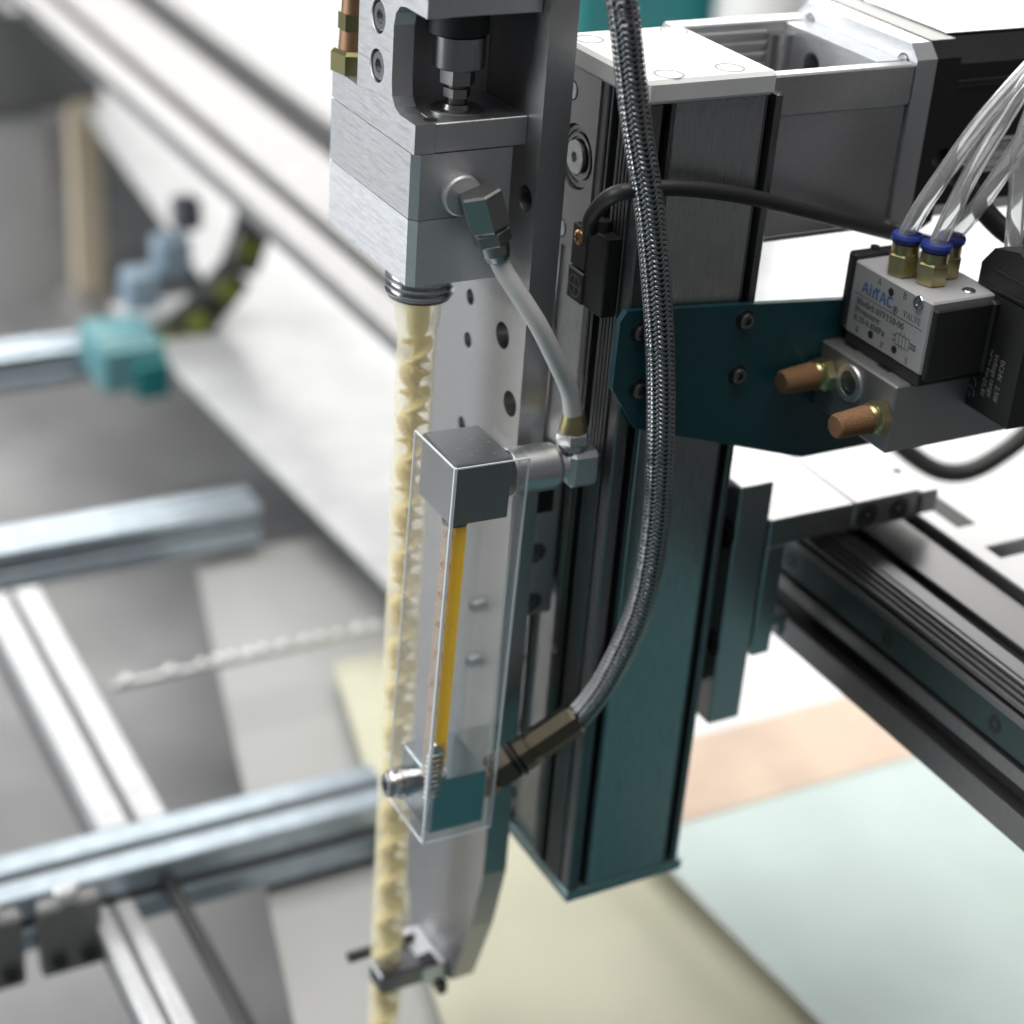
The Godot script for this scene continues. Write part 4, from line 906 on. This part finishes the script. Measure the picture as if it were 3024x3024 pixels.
	lettering(coil, "DC24V   2.5W", 2.3, Vector3(xc, -17.0, 64.0), T, U, M.ink_grey, false)
	lettering(coil, "Voltage range", 2.3, Vector3(xc, -16.0, 60.0), T, U, M.ink_grey, false)
	lettering(coil, "DC21.6V~26.4V", 2.2, Vector3(xc, -15.0, 56.0), T, U, M.ink_grey, false)
	lettering(coil, "100%ED", 2.3, Vector3(xc, -15.0, 52.2), T, U, M.ink_grey, false)
	lettering(coil, "IP65", 2.3, Vector3(xc, -14.0, 48.4), T, U, M.ink_grey, false)
	for k in 2:   # the CE mark, two open rings
		var arcm := MB.new()
		for j in 14:
			var t0 := deg_to_rad(60.0 + 240.0 * j / 14.0)
			var t1 := deg_to_rad(60.0 + 240.0 * (j + 1) / 14.0)
			var cc := Vector3(xc - 0.03, -33.5 - k * 4.6, 48.6)
			var a := cc - Vector3(0, cos(t0), 0) * 3.0 + Vector3(0, 0, sin(t0)) * 3.0
			var d := cc - Vector3(0, cos(t1), 0) * 3.0 + Vector3(0, 0, sin(t1)) * 3.0
			arcm.quad(a, d, cc + (d - cc) * 0.78, cc + (a - cc) * 0.78, Vector3.LEFT)
		if k == 1:
			arcm.quad(Vector3(xc - 0.03, -40.6, 48.3), Vector3(xc - 0.03, -37.6, 48.3), Vector3(xc - 0.03, -37.6, 48.9), Vector3(xc - 0.03, -40.6, 48.9), Vector3.LEFT)
		part("approval_mark", arcm, M.ink_grey, coil)
	# three push-in fittings with blue collars
	for p in [Vector3(8.5, 8, 20), Vector3(14, 8, 32.5), Vector3(25.5, 8, 27)]:
		var n := part("push_fitting", MB.new().lathe([Vector2(0, 0), Vector2(6.4, 0.1), Vector2(6.8, 0.8), Vector2(6.8, 9), Vector2(6.2, 9.8), Vector2(0, 9.8)], p, Vector3.UP, 6, 0.4), M.brass_zinc, v)
		part("neck", MB.new().lathe([Vector2(5.8, 0), Vector2(5.8, 4.2), Vector2(5.2, 4.8), Vector2(0, 4.8)], p + Vector3(0, 9.8, 0), Vector3.UP, 28), M.brass_zinc, n)
		part("collar", MB.new().lathe([Vector2(5.0, 0), Vector2(6.6, 0.6), Vector2(6.8, 2.4), Vector2(6.2, 3.6), Vector2(3.4, 3.8), Vector2(3.2, 2.2)], p + Vector3(0, 14.4, 0), Vector3.UP, 30), M.blue_collar, n)

func hoses() -> void:
	# braided hose: a dark core and forty ribbons woven two over two
	var path := curve(HOSE, 0.8)
	var h := thing("braided_hose", "thick grey steel braided hose hanging in front of the column", "hose", Vector3.ZERO)
	var fr: Array = MB.frames(path)
	part("core", MB.new().tube(path, 5.35, 20), M.hose_core, h)
	var b := MB.new()
	var N := 14
	var lead := 31.0
	for dir: float in [1.0, -1.0]:
		for s in N:
			var prev := []
			var len := 0.0
			for i in path.size():
				if i:
					len += path[i].distance_to(path[i - 1])
				var th := TAU * s / N + dir * TAU * len / lead
				var over: float = clampf(cos(th * N / 2.0) * 2.0 * dir, -1.0, 1.0)
				var climb: float = -sin(th * N / 2.0) * 2.0 * dir * N / 2.0 * dir * TAU / lead if absf(over) < 1.0 else 0.0
				var f: Array = fr[i]
				var row := []
				for e: float in [-1.0, -0.45, 0.45, 1.0]:
					var t := th + e * 0.178
					var d: Vector3 = f[0] * cos(t) + f[1] * sin(t)
					var r := 5.75 + over * 0.45 - 0.42 * e * e
					row.append(path[i] + d * r)
					row.append((d + (f[0] * -sin(t) + f[1] * cos(t)) * e * 0.8 - (f[2] * 0.7 + (f[0] * -sin(t) + f[1] * cos(t)) * 0.7 * dir) * climb * 0.42).normalized())
				if i:
					for q in 3:
						b.squad(prev[q * 2], prev[q * 2 + 2], row[q * 2 + 2], row[q * 2], prev[q * 2 + 1], prev[q * 2 + 3], row[q * 2 + 3], row[q * 2 + 1])
				prev = row
	stuff(part("braid", b, M.braid, h))
	single("white_tube", MB.new().tube(curve(WHITE_TUBE), 4.0, 20), M.milky_tube, "plain grey white tube curving from block to flow meter", "tube")
	single("sensor_cable", MB.new().tube(curve(SENSOR_CABLE), 3.3, 18), M.black_rubber, "black sensor cable passing behind the braided hose", "cable")
	single("coil_cable", MB.new().tube(curve([Vector3(222, 52, 52), Vector3(232, 42, 57), Vector3(240, 30, 67), Vector3(248, 22, 78), Vector3(262, 17, 92)]), 4.6, 18), M.black_rubber, "thick black cable curving into the connector of the solenoid valve", "cable")
	single("loop_cable", MB.new().tube(curve([Vector3(362, -160, -135), Vector3(373, -182, -115), Vector3(385, -194, -101), Vector3(397, -200, -90), Vector3(412, -199, -83), Vector3(429, -190, -79), Vector3(446, -177, -77), Vector3(470, -150, -75), Vector3(500, -80, -80)]), 6.2, 16), M.black_rubber, "black cable loop hanging at the right edge above the white table", "cable")
	var tubes := [
		[Vector3(196.5, 24, 68), Vector3(201, 38, 70), Vector3(213, 56, 70), Vector3(228, 73, 68), Vector3(250, 94, 67), Vector3(280, 116, 64), Vector3(320, 132, 60)],
		[Vector3(203, 24, 80.7), Vector3(207, 34, 80), Vector3(217.5, 50, 76), Vector3(231.5, 68, 72), Vector3(252, 92, 68), Vector3(284, 114, 64), Vector3(322, 126, 58)],
		[Vector3(214.5, 24, 75.2), Vector3(221, 38, 80), Vector3(232, 54, 80), Vector3(242, 70, 79), Vector3(256, 96, 76), Vector3(284, 122, 72), Vector3(322, 138, 66)],
		[Vector3(232, 24, 95), Vector3(235, 44, 88), Vector3(239.5, 62, 80), Vector3(248, 84, 76), Vector3(268, 112, 70), Vector3(300, 138, 62)]]
	var said := ["clear air tube in the leftmost blue collar", "clear air tube in the front blue collar", "clear air tube in the blue collar farthest right", "clear air tube nearly upright at the right edge"]
	for k in 4:
		single("air_tube", MB.new().tube(curve(tubes[k]), 3.8, 32).tube(curve(tubes[k]), 2.9, 28, -1.0), M.air_tube, said[k], "tube", "clear air tubes of the solenoid valve")
